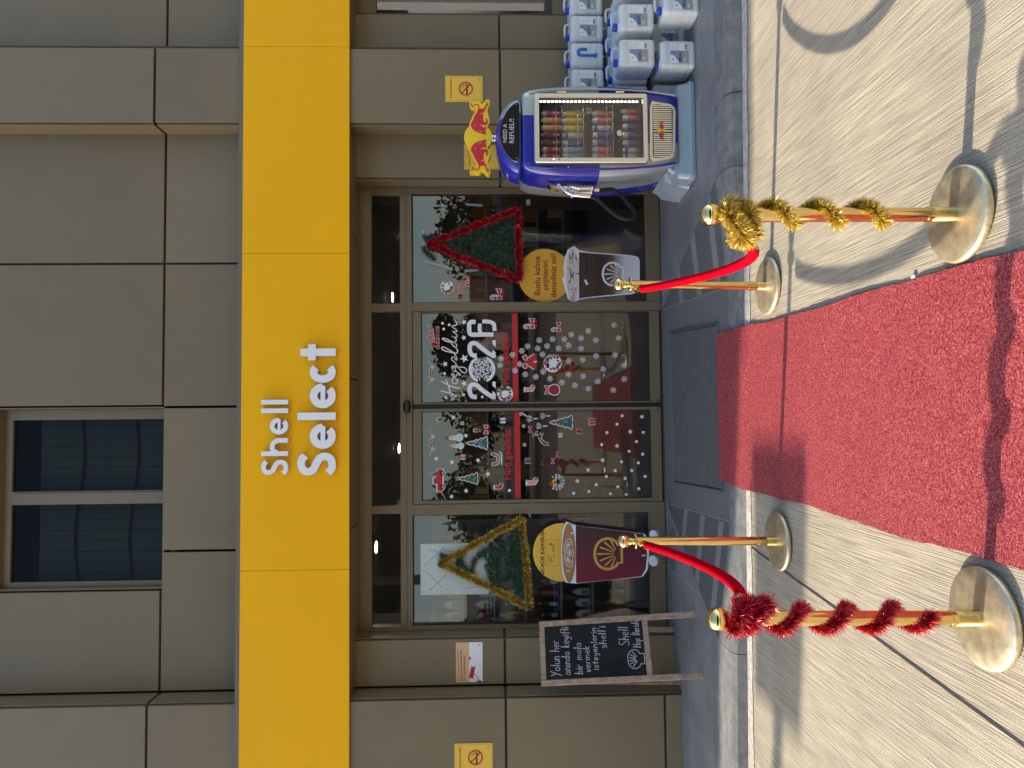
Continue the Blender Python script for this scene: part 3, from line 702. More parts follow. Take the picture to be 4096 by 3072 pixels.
# ================================================================== SIGN LETTERING ON THE FASCIA
def gl_strokes(ch):
    A = lambda cx, cy, r, a0, a1, n=22, ry=None: [(cx+r*math.cos(R_(a0+(a1-a0)*k/n)), cy+(ry or r)*math.sin(R_(a0+(a1-a0)*k/n))) for k in range(n+1)]
    if ch == 'l': return [[(.5, 0), (.5, 1)]]
    if ch == 'h': return [[(.13, 0), (.13, 1)], [(.13, .36)]+A(.5, .34, .37, 150, 0, 14, .25)[2:]+[(.87, 0)]]
    if ch == 'e': return [A(.5, .335, .40, 0, 318, 26, .26), [(.12, .33), (.97, .33)]]
    if ch == 'c': return [A(.52, .335, .42, 48, 312, 24, .26)]
    if ch == 't': return [[(.5, 0), (.5, .92)], [(0, .62), (1, .62)]]
    if ch == 'S': return [smooth([(.93, .80), (.72, .885), (.45, .90), (.20, .84), (.13, .70), (.25, .57), (.55, .49), (.80, .40), (.88, .26), (.76, .12), (.50, .075), (.25, .09), (.06, .19)], 5)]
def sign_word(nm, word, spans, px0, px1, sw, label):
    c = W((px0+px1)/2, (spans[0][0]+spans[-1][1])/2, YB)
    e = empty('sign_lettering', (c.x, YB, c.z), label, 'sign letters', 'white letters on the fascia')
    for ch, (pa, pb) in zip(word, spans):
        xa, xb = W(px1, pa, YB).x, W(px1, pb, YB).x; z0 = W(px1, (pa+pb)/2, YB).z; H_ = W(px0, (pa+pb)/2, YB).z-z0
        q = MB()
        for i, st in enumerate(gl_strokes(ch)):
            inset = sw/2
            wx = (xb-xa); pts = []
            for p in st:
                X, Y = p[0], p[1]
                if ch in 'ec': X_ = xa+inset+(wx-2*inset)*(X-.1)/.8
                elif ch == 'h': X_ = xa+inset+(wx-2*inset)*(X-.13)/.74
                elif ch == 'S': X_ = xa+inset*.6+(wx-1.2*inset)*X
                elif ch == 't': X_ = xa+wx*X
                else: X_ = (xa+xb)/2
                if ch == 'S': Z_ = z0+inset+(H_-2*inset)*(Y-.075)/.825
                elif ch in 'ec': Z_ = z0+inset+(H_*.68-2*inset)*((Y-.075)/.52)
                else: Z_ = z0+H_*Y
                pts.append(Vector((X_, 0, Z_)))
            n = len(pts); Lf = []; Rg = []
            for k, p in enumerate(pts):
                d = (pts[min(k+1, n-1)]-pts[max(k-1, 0)]).normalized(); o_ = Vector((-d.z, 0, d.x))*sw/2*(1 if ch != 'e' or i == 0 else .62)
                Lf.append(p+o_); Rg.append(p-o_)
            yf = YB-.048-.0012*i
            for k in range(n-1):
                a, b_, c_, d_ = Rg[k], Rg[k+1], Lf[k+1], Lf[k]
                up = lambda v, y: Vector((v.x, y, v.z))
                q.face([up(a, yf), up(b_, yf), up(c_, yf), up(d_, yf)], white); q.face([up(a, yf), up(a, YB-.006), up(b_, YB-.006), up(b_, yf)], lside); q.face([up(d_, yf), up(c_, yf), up(c_, YB-.006), up(d_, YB-.006)], lside)
            for k in (0, n-1): q.face([Vector((Rg[k].x, yf, Rg[k].z)), Vector((Lf[k].x, yf, Lf[k].z)), Vector((Lf[k].x, YB-.006, Lf[k].z)), Vector((Rg[k].x, YB-.006, Rg[k].z))], lside)
        q.build('letter', e, fixn=False)
        # the stand-off pins behind it
        q = MB()
        for t in (.3, .7): q.tube([(xa+(xb-xa)*.5, YB-.007, z0+H_*t*.65), (xa+(xb-xa)*.5, YB, z0+H_*t*.65)], .006, chrome, 6)
        q.build('stand_off', e)
lside = mat('letter_side', (.55, .55, .56), .4)
def s8(y): return 1500+y/1.0553
sign_word('s', 'Shell', [(s8(422), s8(353)), (s8(340), s8(265)), (s8(250), s8(180)), (s8(163), s8(138)), (s8(126), s8(103))], 1052, 1159, .037, 'smaller white raised word Shell above Select on the yellow fascia')
sign_word('s', 'Select', [(s8(425), s8(322)), (s8(310), s8(205)), (s8(192), s8(155)), (s8(140), s8(36)), (1532, 1451), (1442, 1379)], 1196, 1348, .060, 'larger white raised word Select on the yellow fascia')

# ================================================================== EMBLEMS
def pecten(D, c, w_, m, lw, L=0, ribs=True, rw=None, fill=None):
    c = Vector(c); P = lambda u, v: c+Vector((u*w_, 0, v*w_))
    half = [(.30, -.45), (.30, -.31), (.40, -.26), (.475, -.12), (.50, .03), (.465, .18), (.385, .30), (.27, .385), (.13, .43), (0, .445)]
    pts = half+[(-u, v) for u, v in reversed(half[:-1])]
    if fill: D.poly([P(u, v) for u, v in pts], fill, L)
    D.line([P(u, v) for u, v in pts+[pts[0]]], lw, m, L+1, False)
    if ribs:
        for a in (-66, -44, -22, 0, 22, 44, 66):
            r1 = .70-abs(a)*.0022 if abs(a) < 60 else .52
            s_, c_ = math.sin(R_(a)), math.cos(R_(a))
            D.line([P(.13*s_, -.29+.10*c_), P(r1*.93*s_*.98, -.29+r1*.93*c_)], [(rw or lw)*.35, (rw or lw)*1.0], m, L+1, False)
def bulls(c, w_, D=None, MBq=None, y=0, gold=None, redm=None, depth=.05):
    """two facing bulls before a yellow disc; w_ = full width"""
    k = w_/1490.0; c = Vector(c)
    Pl = lambda x, yy: c+Vector((-(yy-800)*k, 0, -(x-590)*k))
    body = [(735, 840), (748, 862), (738, 905), (745, 950), (757, 1005), (720, 1012), (668, 1000), (680, 1052), (705, 1050), (745, 1037), (785, 1075), (790, 1125), (765, 1190), (735, 1180), (752, 1135), (728, 1102), (705, 1130), (690, 1165), (695, 1255), (688, 1290), (725, 1310), (760, 1380), (770, 1430), (805, 1480), (798, 1505), (755, 1480), (722, 1430), (703, 1385), (650, 1393), (610, 1398), (585, 1360), (555, 1305), (512, 1235), (480, 1150), (440, 1085), (436, 1038), (462, 980), (520, 922), (600, 885), (680, 865), (712, 852)]
    tail = smooth([(600, 1395), (602, 1440), (572, 1472), (520, 1466), (475, 1425), (452, 1490)], 4)
    yb = [(690, 850), (600, 880), (510, 915), (440, 980), (405, 1035), (412, 1100), (455, 1180), (500, 1280), (530, 1330), (540, 1380), (455, 1400), (415, 1470), (410, 1525), (450, 1555), (500, 1535), (560, 1550), (615, 1540), (655, 1490), (690, 1500), (740, 1560), (790, 1588), (822, 1560), (828, 1480), (790, 1400), (775, 1330), (790, 1270), (818, 1180), (812, 1080), (775, 1020), (778, 900), (760, 830)]
    mir = lambda l: [(x, 1600-yy) for x, yy in l]
    out = []
    for f in (lambda l: l, mir):
        out.append((f(yb), f(body), f([tuple(t) for t in tail]) if f is mir else [tuple(t) for t in tail]))
    return Pl, out, k

# ================================================================== WALL SIGNS
def sign_plate(name, px0, px1, py0, py1, y, label, cat, group, draw, th=.003, m=None):
    a = W(px1, py1, y); b_ = W(px0, py0, y)
    x0, z0, x1, z1 = a.x, a.z, b_.x, b_.z
    q = Dec(y-th-.0015); q.box(x0, x1, y-th-.001, y-.001, z0, z1, m or signy)
    draw(q, x0, z0, x1-x0, z1-z0)
    o = q.build(name, origin=((x0+x1)/2, y, (z0+z1)/2), fixn=False); return tag(o, label, cat, group)
def no_smoking(q, x0, z0, w_, h_):
    V = lambda u, v: Vector((x0+u*w_, 0, z0+v*h_))
    q.line([V(.05, .04), V(.95, .04), V(.95, .96), V(.05, .96), V(.05, .04)], .002, brown, 0, False)
    c = V(.5, .45); r = .27*w_
    q.ring(c, r*.80, r, red, 2)
    q.line([V(.5, .45)+Vector((-r*.64, 0, r*.64)), V(.5, .45)+Vector((r*.64, 0, -r*.64))], r*.19, red, 2, False)
    cc = V(.5, .42); q.poly([cc+Vector((-.045, 0, -.006))*w_/.2, cc+Vector((.03, 0, -.006))*w_/.2, cc+Vector((.03, 0, .006))*w_/.2, cc+Vector((-.045, 0, .006))*w_/.2], black, 1)
    q.line(smooth([cc+Vector((.037, 0, -.004)), cc+Vector((.038, 0, .010)), cc+Vector((.028, 0, .018)), cc+Vector((.030, 0, .028)), cc+Vector((.012, 0, .034)), cc+Vector((.014, 0, .044))], 4), .0045, black, 1)
    q.text('SİGARA İÇİLMEZ', V(.12, .83), V(.88, .83), red, 1, .014)
    pecten(q, V(.86, .10), .016, darkred, .0015, 1, False, fill=orange)
sign_plate('no_smoking_sign', 1781, 1931, 304, 408, YP, 'yellow no smoking sign on the protruding wall right of the drinks cooler', 'sign', 'no smoking signs', no_smoking)
sign_plate('no_smoking_sign', 1856, 2001, 580, 678, YM, 'yellow no smoking sign half hidden behind the two-bull emblem', 'sign', 'no smoking signs', no_smoking)
sign_plate('no_smoking_sign', 1818, 1971, 2974, 3084, YP, 'yellow no smoking sign on the wall left of the chalkboard, cut by the picture edge', 'sign', 'no smoking signs', no_smoking)
def cam_sign(q, x0, z0, w_, h_):
    V = lambda u, v: Vector((x0+u*w_, 0, z0+v*h_))
    q.poly([V(0, .5), V(1, .5), V(1, 1), V(0, 1)], cream, 0)
    q.text('Sizin Ve Araçlarınızın Güvenliği İçin', V(.04, .89), V(.84, .89), brown, 1, .01)
    q.text('İstasyonumuz Kameralar', V(.04, .77), V(.82, .77), darkred, 1, .015)
    q.text('İle Kaydedilmektedir.', V(.04, .65), V(.70, .65), darkred, 1, .015)
    q.poly([V(.08, .36), V(.12, .52), V(.40, .42), V(.36, .28)], red, 1); q.disc(V(.38, .30), .006, red, 1)
    q.line([V(.20, .32), V(.14, .20), V(.02, .12)], .005, red, 1); q.poly([V(.0, .02), V(.04, .06), V(.04, .20), V(.0, .24)], red, 1)
    q.ring(V(.60, .49), 0, .012, red, 1, 12, math.pi, 2*math.pi); q.poly([V(.54, .48), V(.66, .48), V(.66, .5), V(.54, .5)], red, 2)
    pecten(q, V(.93, .12), .012, darkred, .0012, 1, False, fill=orange)
sign_plate('camera_notice_sign', 1823, 1931, 2570, 2727, YM, 'white and peach security camera notice above the chalkboard', 'sign', None, cam_sign, m=white)

# ================================================================== COFFEE CUP CUT-OUTS ON THE GLASS
z3 = lambda y: ZR(1600, 750, 2.011, y)
z4 = lambda y: ZR(1600, 2020, 2.011, y)
coffee_d = mat('iced_coffee_print', (.05, .022, .018), .5); coffee_l = mat('latte_print', (.42, .20, .07), .5); milk = mat('milk_print', (.72, .60, .50), .5)
plum = mat('plum_print', (.055, .012, .022), .45); crimson = mat('crimson_print', (.16, .008, .028), .45)
gradm = bpy.data.materials.new('cup_gradient_print'); gradm.use_nodes = True
def gradient(m, x0, x1, ca, cb, axis=0, mid=None):
    n = m.node_tree; b = n.nodes['Principled BSDF']; b.inputs['Roughness'].default_value = .45
    g = n.nodes.new('ShaderNodeNewGeometry'); s = n.nodes.new('ShaderNodeSeparateXYZ'); n.links.new(g.outputs['Position'], s.inputs[0])
    r = n.nodes.new('ShaderNodeMapRange'); r.inputs['From Min'].default_value = x0; r.inputs['From Max'].default_value = x1; n.links.new(s.outputs[axis], r.inputs['Value'])
    c = n.nodes.new('ShaderNodeValToRGB'); e = c.color_ramp.elements; e[0].color = (*ca, 1); e[1].color = (*cb, 1)
    for p_, col in (mid or []): k = e.new(p_); k.color = (*col, 1)
    n.links.new(r.outputs[0], c.inputs[0]); n.links.new(c.outputs[0], b.inputs['Base Color'])
def cutout(name, y, th, label, cat, origin):
    return Dec(y-th-.0008)
# iced coffee, right window
y = -.012; r3 = z3(y); th = .004
e = empty('iced_coffee_poster', r3(1500, 710), 'cut-out poster of an iced coffee cup with an orange speech disc', 'poster', 'cup cut-outs on the windows')
q = Dec(y-th-.0006); c = r3(1165, 708); rad = (r3(1165, 708)-r3(1165, 923)).length; q.prism([v-Vector((0, th, 0)) for v in circ(c, rad, 48)], th, orange)
for s, xx, ya, yb_ in (('Buzlu kahve', 1126, 866, 553), ('çeşitlerini', 1188, 828, 588), ('denediniz mi?', 1256, 886, 532)):
    q.text(s, r3(xx, ya), r3(xx, yb_), darkred, 0, .018)
q.build('text_disc', e, fixn=False)
gi = bpy.data.materials.new('iced_cup_print'); gi.use_nodes = True
za, zb = r3(1905, 700).z, r3(1440, 700).z
gradient(gi, za, zb, (.80, .78, .76), (.05, .022, .02), 2, [(.22, (.70, .64, .58)), (.42, (.12, .06, .045)), (.6, (.045, .018, .016))])
y2 = y-.0055; r3b = z3(y2); q = Dec(y2-.004)
out = [r3b(*p) for p in ((1400, 470), (1440, 505), (1520, 520), (1860, 545), (1915, 560), (1927, 590), (1927, 800), (1915, 838), (1860, 860), (1520, 890), (1440, 905), (1400, 930), (1350, 900), (1330, 830), (1318, 780), (1302, 735), (1322, 715), (1315, 640), (1325, 560), (1350, 500))]
q.prism([v-Vector((0, .0035, 0)) for v in out], .0035, white)
q.poly([r3b(*p) for p in ((1440, 520), (1530, 530), (1855, 555), (1900, 570), (1912, 600), (1912, 795), (1900, 825), (1855, 848), (1530, 880), (1440, 893))], gi, 1)
rimc = r3b(1388, 700); q.disc(rimc, (r3b(1388, 490)-rimc).length, milk, 2, ry=.058, n=40)
random.seed(2)
for k in range(46):
    a = random.random()*6.28; rr = random.random()**.5; p = rimc+Vector((rr*.20*math.cos(a), 0, rr*.050*math.sin(a)))
    mm = random.choice([white, coffee_d, white, milk, coffee_l]); ax = random.random()*3.14; l = random.uniform(.012, .036)
    q.line([p-Vector((l*math.cos(ax), 0, l*.5*math.sin(ax))), p+Vector((l*math.cos(ax), 0, l*.5*math.sin(ax)))], random.uniform(.004, .012), mm, 3+k % 3)
for xx in (1475, 1525, 1555):
    q.line(smooth([r3b(xx-14, 525), r3b(xx, 600), r3b(xx+6, 700), r3b(xx, 800), r3b(xx-14, 885)], 4), .0012, coffee_l, 3)
q.poly([r3b(1480, 745), r3b(1495, 740), r3b(1515, 778), r3b(1498, 787)], white, 3)
pecten(q, r3b(1712, 697), .205, white, .019, 3, True, .012)
q.build('cup_print', e, fixn=False)
# hot coffee, left window: thick board, propped on the sill
y = -.10; r4 = z4(y); th = .012
e = empty('hot_coffee_poster', r4(1985, 400), 'cut-out poster of a dark red hot coffee cup with heart foam and price disc', 'poster', 'cup cut-outs on the windows')
q = Dec(y-th-.0006); c = r4(1300, 378); rad = (c-r4(1300, 612)).length
q.prism([v-Vector((0, th, 0)) for v in circ(c, rad, 48)], th, signy, black)
stripe = mat('sign_yellow_stripe', (.78, .42, .04), .45)
for k in range(-9, 3):
    a0 = [c+Vector((-.3, 0, k*.028)), c+Vector((.3, 0, k*.028+.36))]
    pts = []
    for i in range(40):
        p = a0[0].lerp(a0[1], i/39)
        if (p-c).length < rad*.97 and p.z > c.z-.01: pts.append(p)
    if len(pts) > 1: q.line(pts, .009, stripe, 0, False)
q.text('SICACIK KAHVELER', r4(1158, 555), r4(1158, 198), black, 1, .022)
for a, b_ in (((1168, 280), (1168, 485)), ((1168, 485), (1275, 485)), ((1275, 485), (1275, 280)), ((1275, 280), (1168, 280))):
    A_, B_ = r4(*a), r4(*b_)
    for i in range(9): q.line([A_.lerp(B_, (i+.1)/9), A_.lerp(B_, (i+.72)/9)], .003, darkred, 1, False)
for st in ([(1188, 465), (1190, 432), (1240, 455)], [(1212, 462), (1214, 428)], [(1190, 395), (1188, 422), (1212, 424), (1218, 405), (1238, 400), (1244, 420), (1236, 428)], [(1246, 385), (1247, 384)],
           [(1226, 372), (1226, 356), (1242, 356), (1242, 372), (1226, 372)], [(1226, 346), (1226, 332), (1242, 332), (1242, 346), (1226, 346)], [(1196, 312), (1240, 318), (1246, 302)], [(1214, 325), (1206, 300)], [(1224, 325), (1216, 300)]):
    q.line([r4(*p) for p in st], .0032, black, 2)
q.build('price_disc', e, fixn=False)
y2 = y-th-.002; r4b = z4(y2); q = Dec(y2-.0126)
gm = gradm; gradient(gm, r4b(1600, 600).x, r4b(1600, 180).x, (.20, .008, .03), (.045, .012, .022), 0, [(.45, (.12, .008, .024))])
out = [(1335, 130), (1405, 160), (1560, 180), (1850, 215), (1965, 232), (1990, 260), (2003, 400), (1990, 520), (1950, 575), (1700, 600), (1410, 630), (1330, 620), (1306, 560), (1296, 440), (1296, 330), (1305, 200)]
q.prism([r4b(*p)-Vector((0, .012, 0)) for p in out], .012, white, black)
q.poly([r4b(*p) for p in ((1412, 162), (1560, 182), (1850, 217), (1955, 234), (1975, 300), (1984, 400), (1974, 510), (1940, 570), (1700, 598), (1415, 626))], gm, 1)
rimc = r4b(1357, 382); q.disc(rimc, (r4b(1357, 145)-rimc).length, coffee_l, 2, ry=.058, n=44)
for s_, mm in ((1, milk), (.80, coffee_l), (.66, milk), (.48, coffee_l), (.34, milk)):
    for sg in (-1, 1): q.disc(rimc+Vector((sg*.060, 0, .006)), .066*s_, mm, 3+int(5*(1-s_)), ry=.034*s_, n=20, rot=-sg*.3)
    q.poly([rimc+Vector((-.118*s_, 0, .001)), rimc+Vector((0, 0, -.046*s_)), rimc+Vector((.118*s_, 0, .001))], mm, 3+int(5*(1-s_)))

pecten(q, r4b(1672, 390), .262, goldp, .022, 3, True, .015)
for p in ((1393, 160), (1383, 222), (1350, 528), (1955, 403)): q.poly([r4b(p[0]-14, p[1]-5), r4b(p[0]+16, p[1]-7), r4b(p[0]+16, p[1]+5), r4b(p[0]-14, p[1]+6)], offw, 8)
q.build('cup_print', e, fixn=False)

# ================================================================== TRIANGLE FIR TREES ON THE WINDOWS
fir2 = mat('fir_needles_light', (.07, .19, .09), .5); fir3 = mat('fir_needles_dark', (.006, .024, .012), .6)
def fir_branch(q, pts, n, l=.052, m=None):
    L = len(pts)-1
    for _ in range(n):
        s = random.random()*L; i = int(s); t = s-i; p = pts[i].lerp(pts[i+1], t); ax = (pts[i+1]-pts[i]).normalized()
        a = random.random()*6.28; perp = ax.orthogonal().normalized(); d = (Matrix.Rotation(a, 3, ax) @ perp)*.85+ax*.55*random.choice([1, 1, 1, -.3]); d.normalize()
        ll = l*random.uniform(.6, 1.1); o_ = d.cross(Vector((0, 1, 0))); o_ = (o_.normalized() if o_.length > .1 else ax)*.0014
        q.face([p-o_*1.5, p+o_*1.5, p+d*ll+o_*.3], m or random.choice([fir, fir, fir2, fir3, fir3]))
def wreath_tree(rd, apex, cr, cl, boughs, tm, lab, extra_top, seed):
    random.seed(seed)
    A_, B_, C_ = rd(*apex), rd(*cr), rd(*cl); e = empty('christmas_tree_decoration', A_.lerp(B_.lerp(C_, .5), .95), lab, 'decoration', 'triangular fir trees on the windows')
    q = MB()
    for bo in boughs:
        pts = smooth([rd(*p)+Vector((0, random.uniform(-.012, .012), 0)) for p in bo], 5); fir_branch(q, pts, int(sum((b_-a).length for a, b_ in zip(pts[:-1], pts[1:]))*1300))
        q.tube(pts, .0025, barkm, 5)
    q.build('fir_boughs', e, fixn=False)
    q = MB(); path = []
    for U, V_ in ((A_, B_), (B_, C_), (C_, A_)):
        for k in range(14): path.append(U.lerp(V_, k/14)+Vector((random.uniform(-.011, .011), random.uniform(-.018, 0), random.uniform(-.011, .011))))
    path.append(path[0]); tinsel(q, path, tm, 9500, .045, .0026)
    tinsel(q, [A_+Vector((-.02, 0, 0)), A_+Vector((.02, -.01, -.02))], tm, 700, .042, .0026)
    q.build('tinsel_border', e, fixn=False)
    for p in extra_top:
        q = MB(); a, b_ = rd(*p[0]), rd(*p[1]); d = (b_-a).normalized(); o_ = Vector((-d.z, 0, d.x))*.010
        q.face([a-o_+Vector((0, .025, 0)), b_-o_+Vector((0, .03, 0)), b_+o_+Vector((0, .03, 0)), a+o_+Vector((0, .025, 0))], tapem)
        q.build('tape_strip', e, fixn=False)
tapem = mat('clear_tape', (.6, .64, .62), .25, alpha=.45)
r3 = z3(-.05); r4 = z4(-.05)
bR = []
random.seed(8)
for k in range(15):
    t = .10+.86*k/14; xa = 250+(945-250)*t; yr = 440+(200-440)*t; yl = 480+(745-480)*t
    bR.append([(xa+random.uniform(-10, 30), yr+15), (xa+random.uniform(-20, 20), (yr+yl)/2), (xa+random.uniform(-10, 35), yl-15)])
for k in range(3):
    x0 = random.uniform(300, 800); t = (x0-250)/700; yc = random.uniform(440-180*t, 480+190*t); bR.append([(x0, yc), (x0+70, yc+random.uniform(-40, 40)), (x0+140, yc+random.uniform(-40, 40))])
bR += [[(180, 390), (230, 400), (280, 380), (330, 400)], [(190, 470), (215, 520), (270, 560)], [(420, 370), (480, 340), (520, 330)], [(640, 640), (700, 680), (790, 700)]]
wreath_tree(r3, (232, 455), (950, 180), (958, 745), bR, tinred, 'triangular fir tree decoration edged in red tinsel on the right window', [((185, 340), (185, 480)), ((200, 590), (420, 655)), ((520, 665), (630, 660)), ((640, 300), (655, 420)), ((270, 140), (380, 140)), ((530, 128), (665, 138))], 21)
bL = [[(330, 430), (340, 400), (370, 410)], [(455, 430), (500, 470), (545, 530)], [(455, 540), (470, 470), (500, 400)], [(570, 580), (585, 500), (610, 430), (660, 400)], [(670, 350), (690, 420), (735, 470), (790, 500)], [(720, 330), (760, 390), (800, 440)],
      [(690, 470), (720, 560), (760, 650)], [(740, 480), (790, 560), (790, 660)], [(870, 250), (900, 330), (920, 420)], [(830, 310), (850, 400), (870, 500), (860, 620)], [(900, 240), (905, 340), (900, 450), (890, 560)], [(950, 180), (960, 280), (970, 380)], [(960, 380), (970, 480), (965, 600), (960, 700)],
      [(930, 300), (930, 420), (920, 540), (930, 650), (985, 740)], [(820, 300), (800, 380), (790, 450)], [(1000, 480), (1005, 600), (1005, 740)], [(850, 600), (900, 590), (960, 620)], [(940, 130), (950, 180), (940, 240)], [(985, 500), (940, 440), (880, 440)], [(620, 400), (680, 380), (740, 350)]]
wreath_tree(r4, (325, 470), (972, 110), (1045, 820), bL, tingold, 'triangular fir tree decoration edged in gold tinsel on the left window', [((1020, 15), (1050, 100)), ((600, 480), (660, 440))], 22)
q = MB(); c = z3(-.02)(1030, 118); q.box(c.x-.022, c.x+.022, -.03, -.004, c.z-.018, c.z+.018, tapem); tag(q.build('battery_box', origin=c), 'small clear battery box taped to the glass right of the red tinsel tree', 'battery box')

# ================================================================== CHALKBOARD
FR, FL = G(2778, 2430, ZS), G(2815, 2715, ZS); BRf, BLf = G(2696, 2490, ZS), G(2726, 2752, ZS)
wdir = (FR-FL); wdir.z = 0; wd = .475; wdir.normalize(); back = Vector((-wdir.y, wdir.x, 0))
if back.y < 0: back = -back
spread = (BRf-FR).dot(back)
O = FL.copy(); hb = 1.115
best = None
for k in range(60):
    s = spread*(.25+.01*k)
    T_ = O+wdir*wd*.5+back*s; zt = W(2160, 2613, T_.y).z
    e_ = abs(W(2160, 2613, T_.y).x-T_.x)
    if best is None or e_ < best[0]: best = (e_, s, zt)
s_top, z_top = best[1], best[2]
s_top = min(max(s_top, spread*.35), spread*.6)
z_top = W(2160, 2613, (O+wdir*wd*.5+back*s_top).y).z
upv = (back*s_top+Vector((0, 0, z_top-ZS))); BH = upv.length; upv.normalize(); nrm = wdir.cross(upv)     # points to the viewer or back
if nrm.y > 0: nrm = -nrm
def BP(u, v, d=0): return O+wdir*u+upv*v+nrm*d
def bbar(q, u0, u1, v0, v1, d0, d1, m):
    P_ = [BP(u, v, d) for u in (u0, u1) for v in (v0, v1) for d in (d0, d1)]
    q.add(P_, [(0, 1, 3, 2), (4, 6, 7, 5), (0, 4, 5, 1), (2, 3, 7, 6), (0, 2, 6, 4), (1, 5, 7, 3)], m)
e = empty('chalkboard_stand', O+wdir*wd*.5, 'wooden A-frame chalkboard with handwritten white chalk text left of the entrance', 'chalkboard')
fwid = .042; v_b = BH*.298
for u0, u1 in ((0, fwid), (wd-fwid, wd)):
    q = MB(); bbar(q, u0, u1, 0, BH, -.022, 0, wood); q.build('frame_stile', e, bevel=.003)
for v0, v1 in ((v_b, v_b+.042), (BH-.042, BH)):
    q = MB(); bbar(q, fwid+.0005, wd-fwid-.0005, v0, v1, -.021, -.0015, wood); q.build('frame_rail', e, bevel=.003)
q = MB(); bbar(q, fwid, wd-fwid, v_b+.042, BH-.042, -.014, -.008, slate); q.build('board_panel', e)
for u in (.015, wd-.055):
    a = BP(u, BH*.93, -.03); bft = O+wdir*u+back*spread; q = MB()
    d1 = wdir*.038; d2 = back*.02
    q.add([a, a+d1, a+d1+d2, a+d2, bft, bft+d1, bft+d1+d2, bft+d2], [(0, 1, 2, 3), (4, 5, 6, 7), (0, 1, 5, 4), (1, 2, 6, 5), (2, 3, 7, 6), (3, 0, 4, 7)], wood); q.build('rear_leg', e, bevel=.002)
# chalk writing, one stroke font
GL = {'Y': (.62, [[(0, 1), (.3, .5)], [(.62, 1.05), (.12, -.15)]]), 'o': (.5, [[(.25, .5), (.02, .3), (.2, 0), (.45, .15), (.42, .42), (.25, .5)]]), 'l': (.2, [[(.1, 1.0), (.1, 0)]]),
      'u': (.48, [[(.03, .5), (.06, .08), (.25, 0), (.42, .2), (.43, .5)], [(.43, .5), (.45, 0)]]), 'n': (.5, [[(.05, .5), (.05, 0)], [(.05, .3), (.25, .5), (.43, .38), (.45, 0)]]), 'h': (.5, [[(.06, 1), (.04, 0)], [(.04, .28), (.26, .5), (.43, .35), (.45, 0)]]),
      'e': (.46, [[(.05, .27), (.42, .30), (.34, .5), (.1, .46), (.04, .18), (.2, 0), (.42, .08)]]), 'r': (.36, [[(.05, .5), (.06, 0)], [(.06, .3), (.2, .5), (.34, .46)]]), 'a': (.52, [[(.42, .45), (.2, .5), (.03, .25), (.15, 0), (.38, .1), (.42, .48)], [(.42, .48), (.46, 0)]]),
      'ı': (.16, [[(.08, .5), (.08, 0)]]), 'i': (.16, [[(.08, .48), (.08, 0)], [(.08, .72), (.085, .66)]]), 'd': (.52, [[(.42, .42), (.2, .48), (.03, .22), (.18, 0), (.40, .15)], [(.42, 1), (.44, 0)]]), 'k': (.44, [[(.05, 1), (.05, 0)], [(.38, .5), (.08, .25), (.40, 0)]]),
      'y': (.46, [[(.05, .5), (.12, .15), (.3, .12), (.42, .5)], [(.42, .5), (.3, -.3), (.05, -.32)]]), 'f': (.36, [[(.36, .95), (.2, 1.0), (.14, .8), (.12, -.15)], [(.0, .48), (.32, .5)]]), 'b': (.48, [[(.05, 1), (.05, 0)], [(.05, .35), (.28, .5), (.44, .25), (.28, 0), (.05, .06)]]),
      'm': (.74, [[(.05, .5), (.05, 0)], [(.05, .3), (.2, .5), (.34, .4), (.35, 0)], [(.35, .3), (.5, .5), (.66, .38), (.68, 0)]]), 'v': (.42, [[(.02, .5), (.18, 0), (.4, .5)]]), 's': (.4, [[(.36, .48), (.1, .5), (.06, .34), (.32, .2), (.3, .02), (.03, .0)]]),
      't': (.36, [[(.16, .85), (.16, 0)], [(.0, .52), (.32, .54)]]), 'S': (.6, [[(.55, .92), (.3, 1.02), (.08, .85), (.15, .62), (.45, .42), (.52, .15), (.3, -.02), (.03, .08)]]), 'p': (.48, [[(.05, .5), (.03, -.35)], [(.05, .38), (.28, .52), (.44, .3), (.28, .05), (.05, .1)]]),
      'H': (.62, [[(.08, 1), (.05, 0)], [(.05, .5), (.55, .52)], [(.55, 1), (.55, 0)]]), 'İ': (.2, [[(.1, 1), (.1, 0)], [(.1, 1.22), (.105, 1.16)]]), '.': (.14, [[(.05, .03), (.07, .0)]]), "'": (.12, [[(.06, 1.0), (.05, .85)]]), ' ': (.4, [])}
q = MB()
def bstroke(pts, wd_, d=-.0072):
    n = len(pts)
    for i in range(n-1):
        a, b_ = pts[i], pts[i+1]; dd = (b_-a)
        if dd.length < 1e-6: continue
        o_ = Vector((-dd.y, dd.x)).normalized()*wd_/2; dd = dd.normalized()*wd_*.3
        c4 = [a-dd-o_, b_+dd-o_, b_+dd+o_, a-dd+o_]; q.face([BP(p.x, p.y, d) for p in c4], chalk)
def bwrite(txt, u0, u1, v, cap, wd_=.0052, slant=.08, rise=0):
    tot = sum(GL[c][0]+.14 for c in txt)-.14; k = (u1-u0)/tot; u = 0
    for ch in txt:
        for st in GL[ch][1]:
            st2 = smooth([(a, b_, 0) for a, b_ in st], 4) if len(st) > 2 else [Vector((a, b_, 0)) for a, b_ in st]
            bstroke([Vector((u0+(u+p.x)*k+p.y*cap*slant, v+p.y*cap*.86+rise*(u+p.x)*k)) for p in st2], wd_*random.uniform(.85, 1.15))
        u += GL[ch][0]+.14
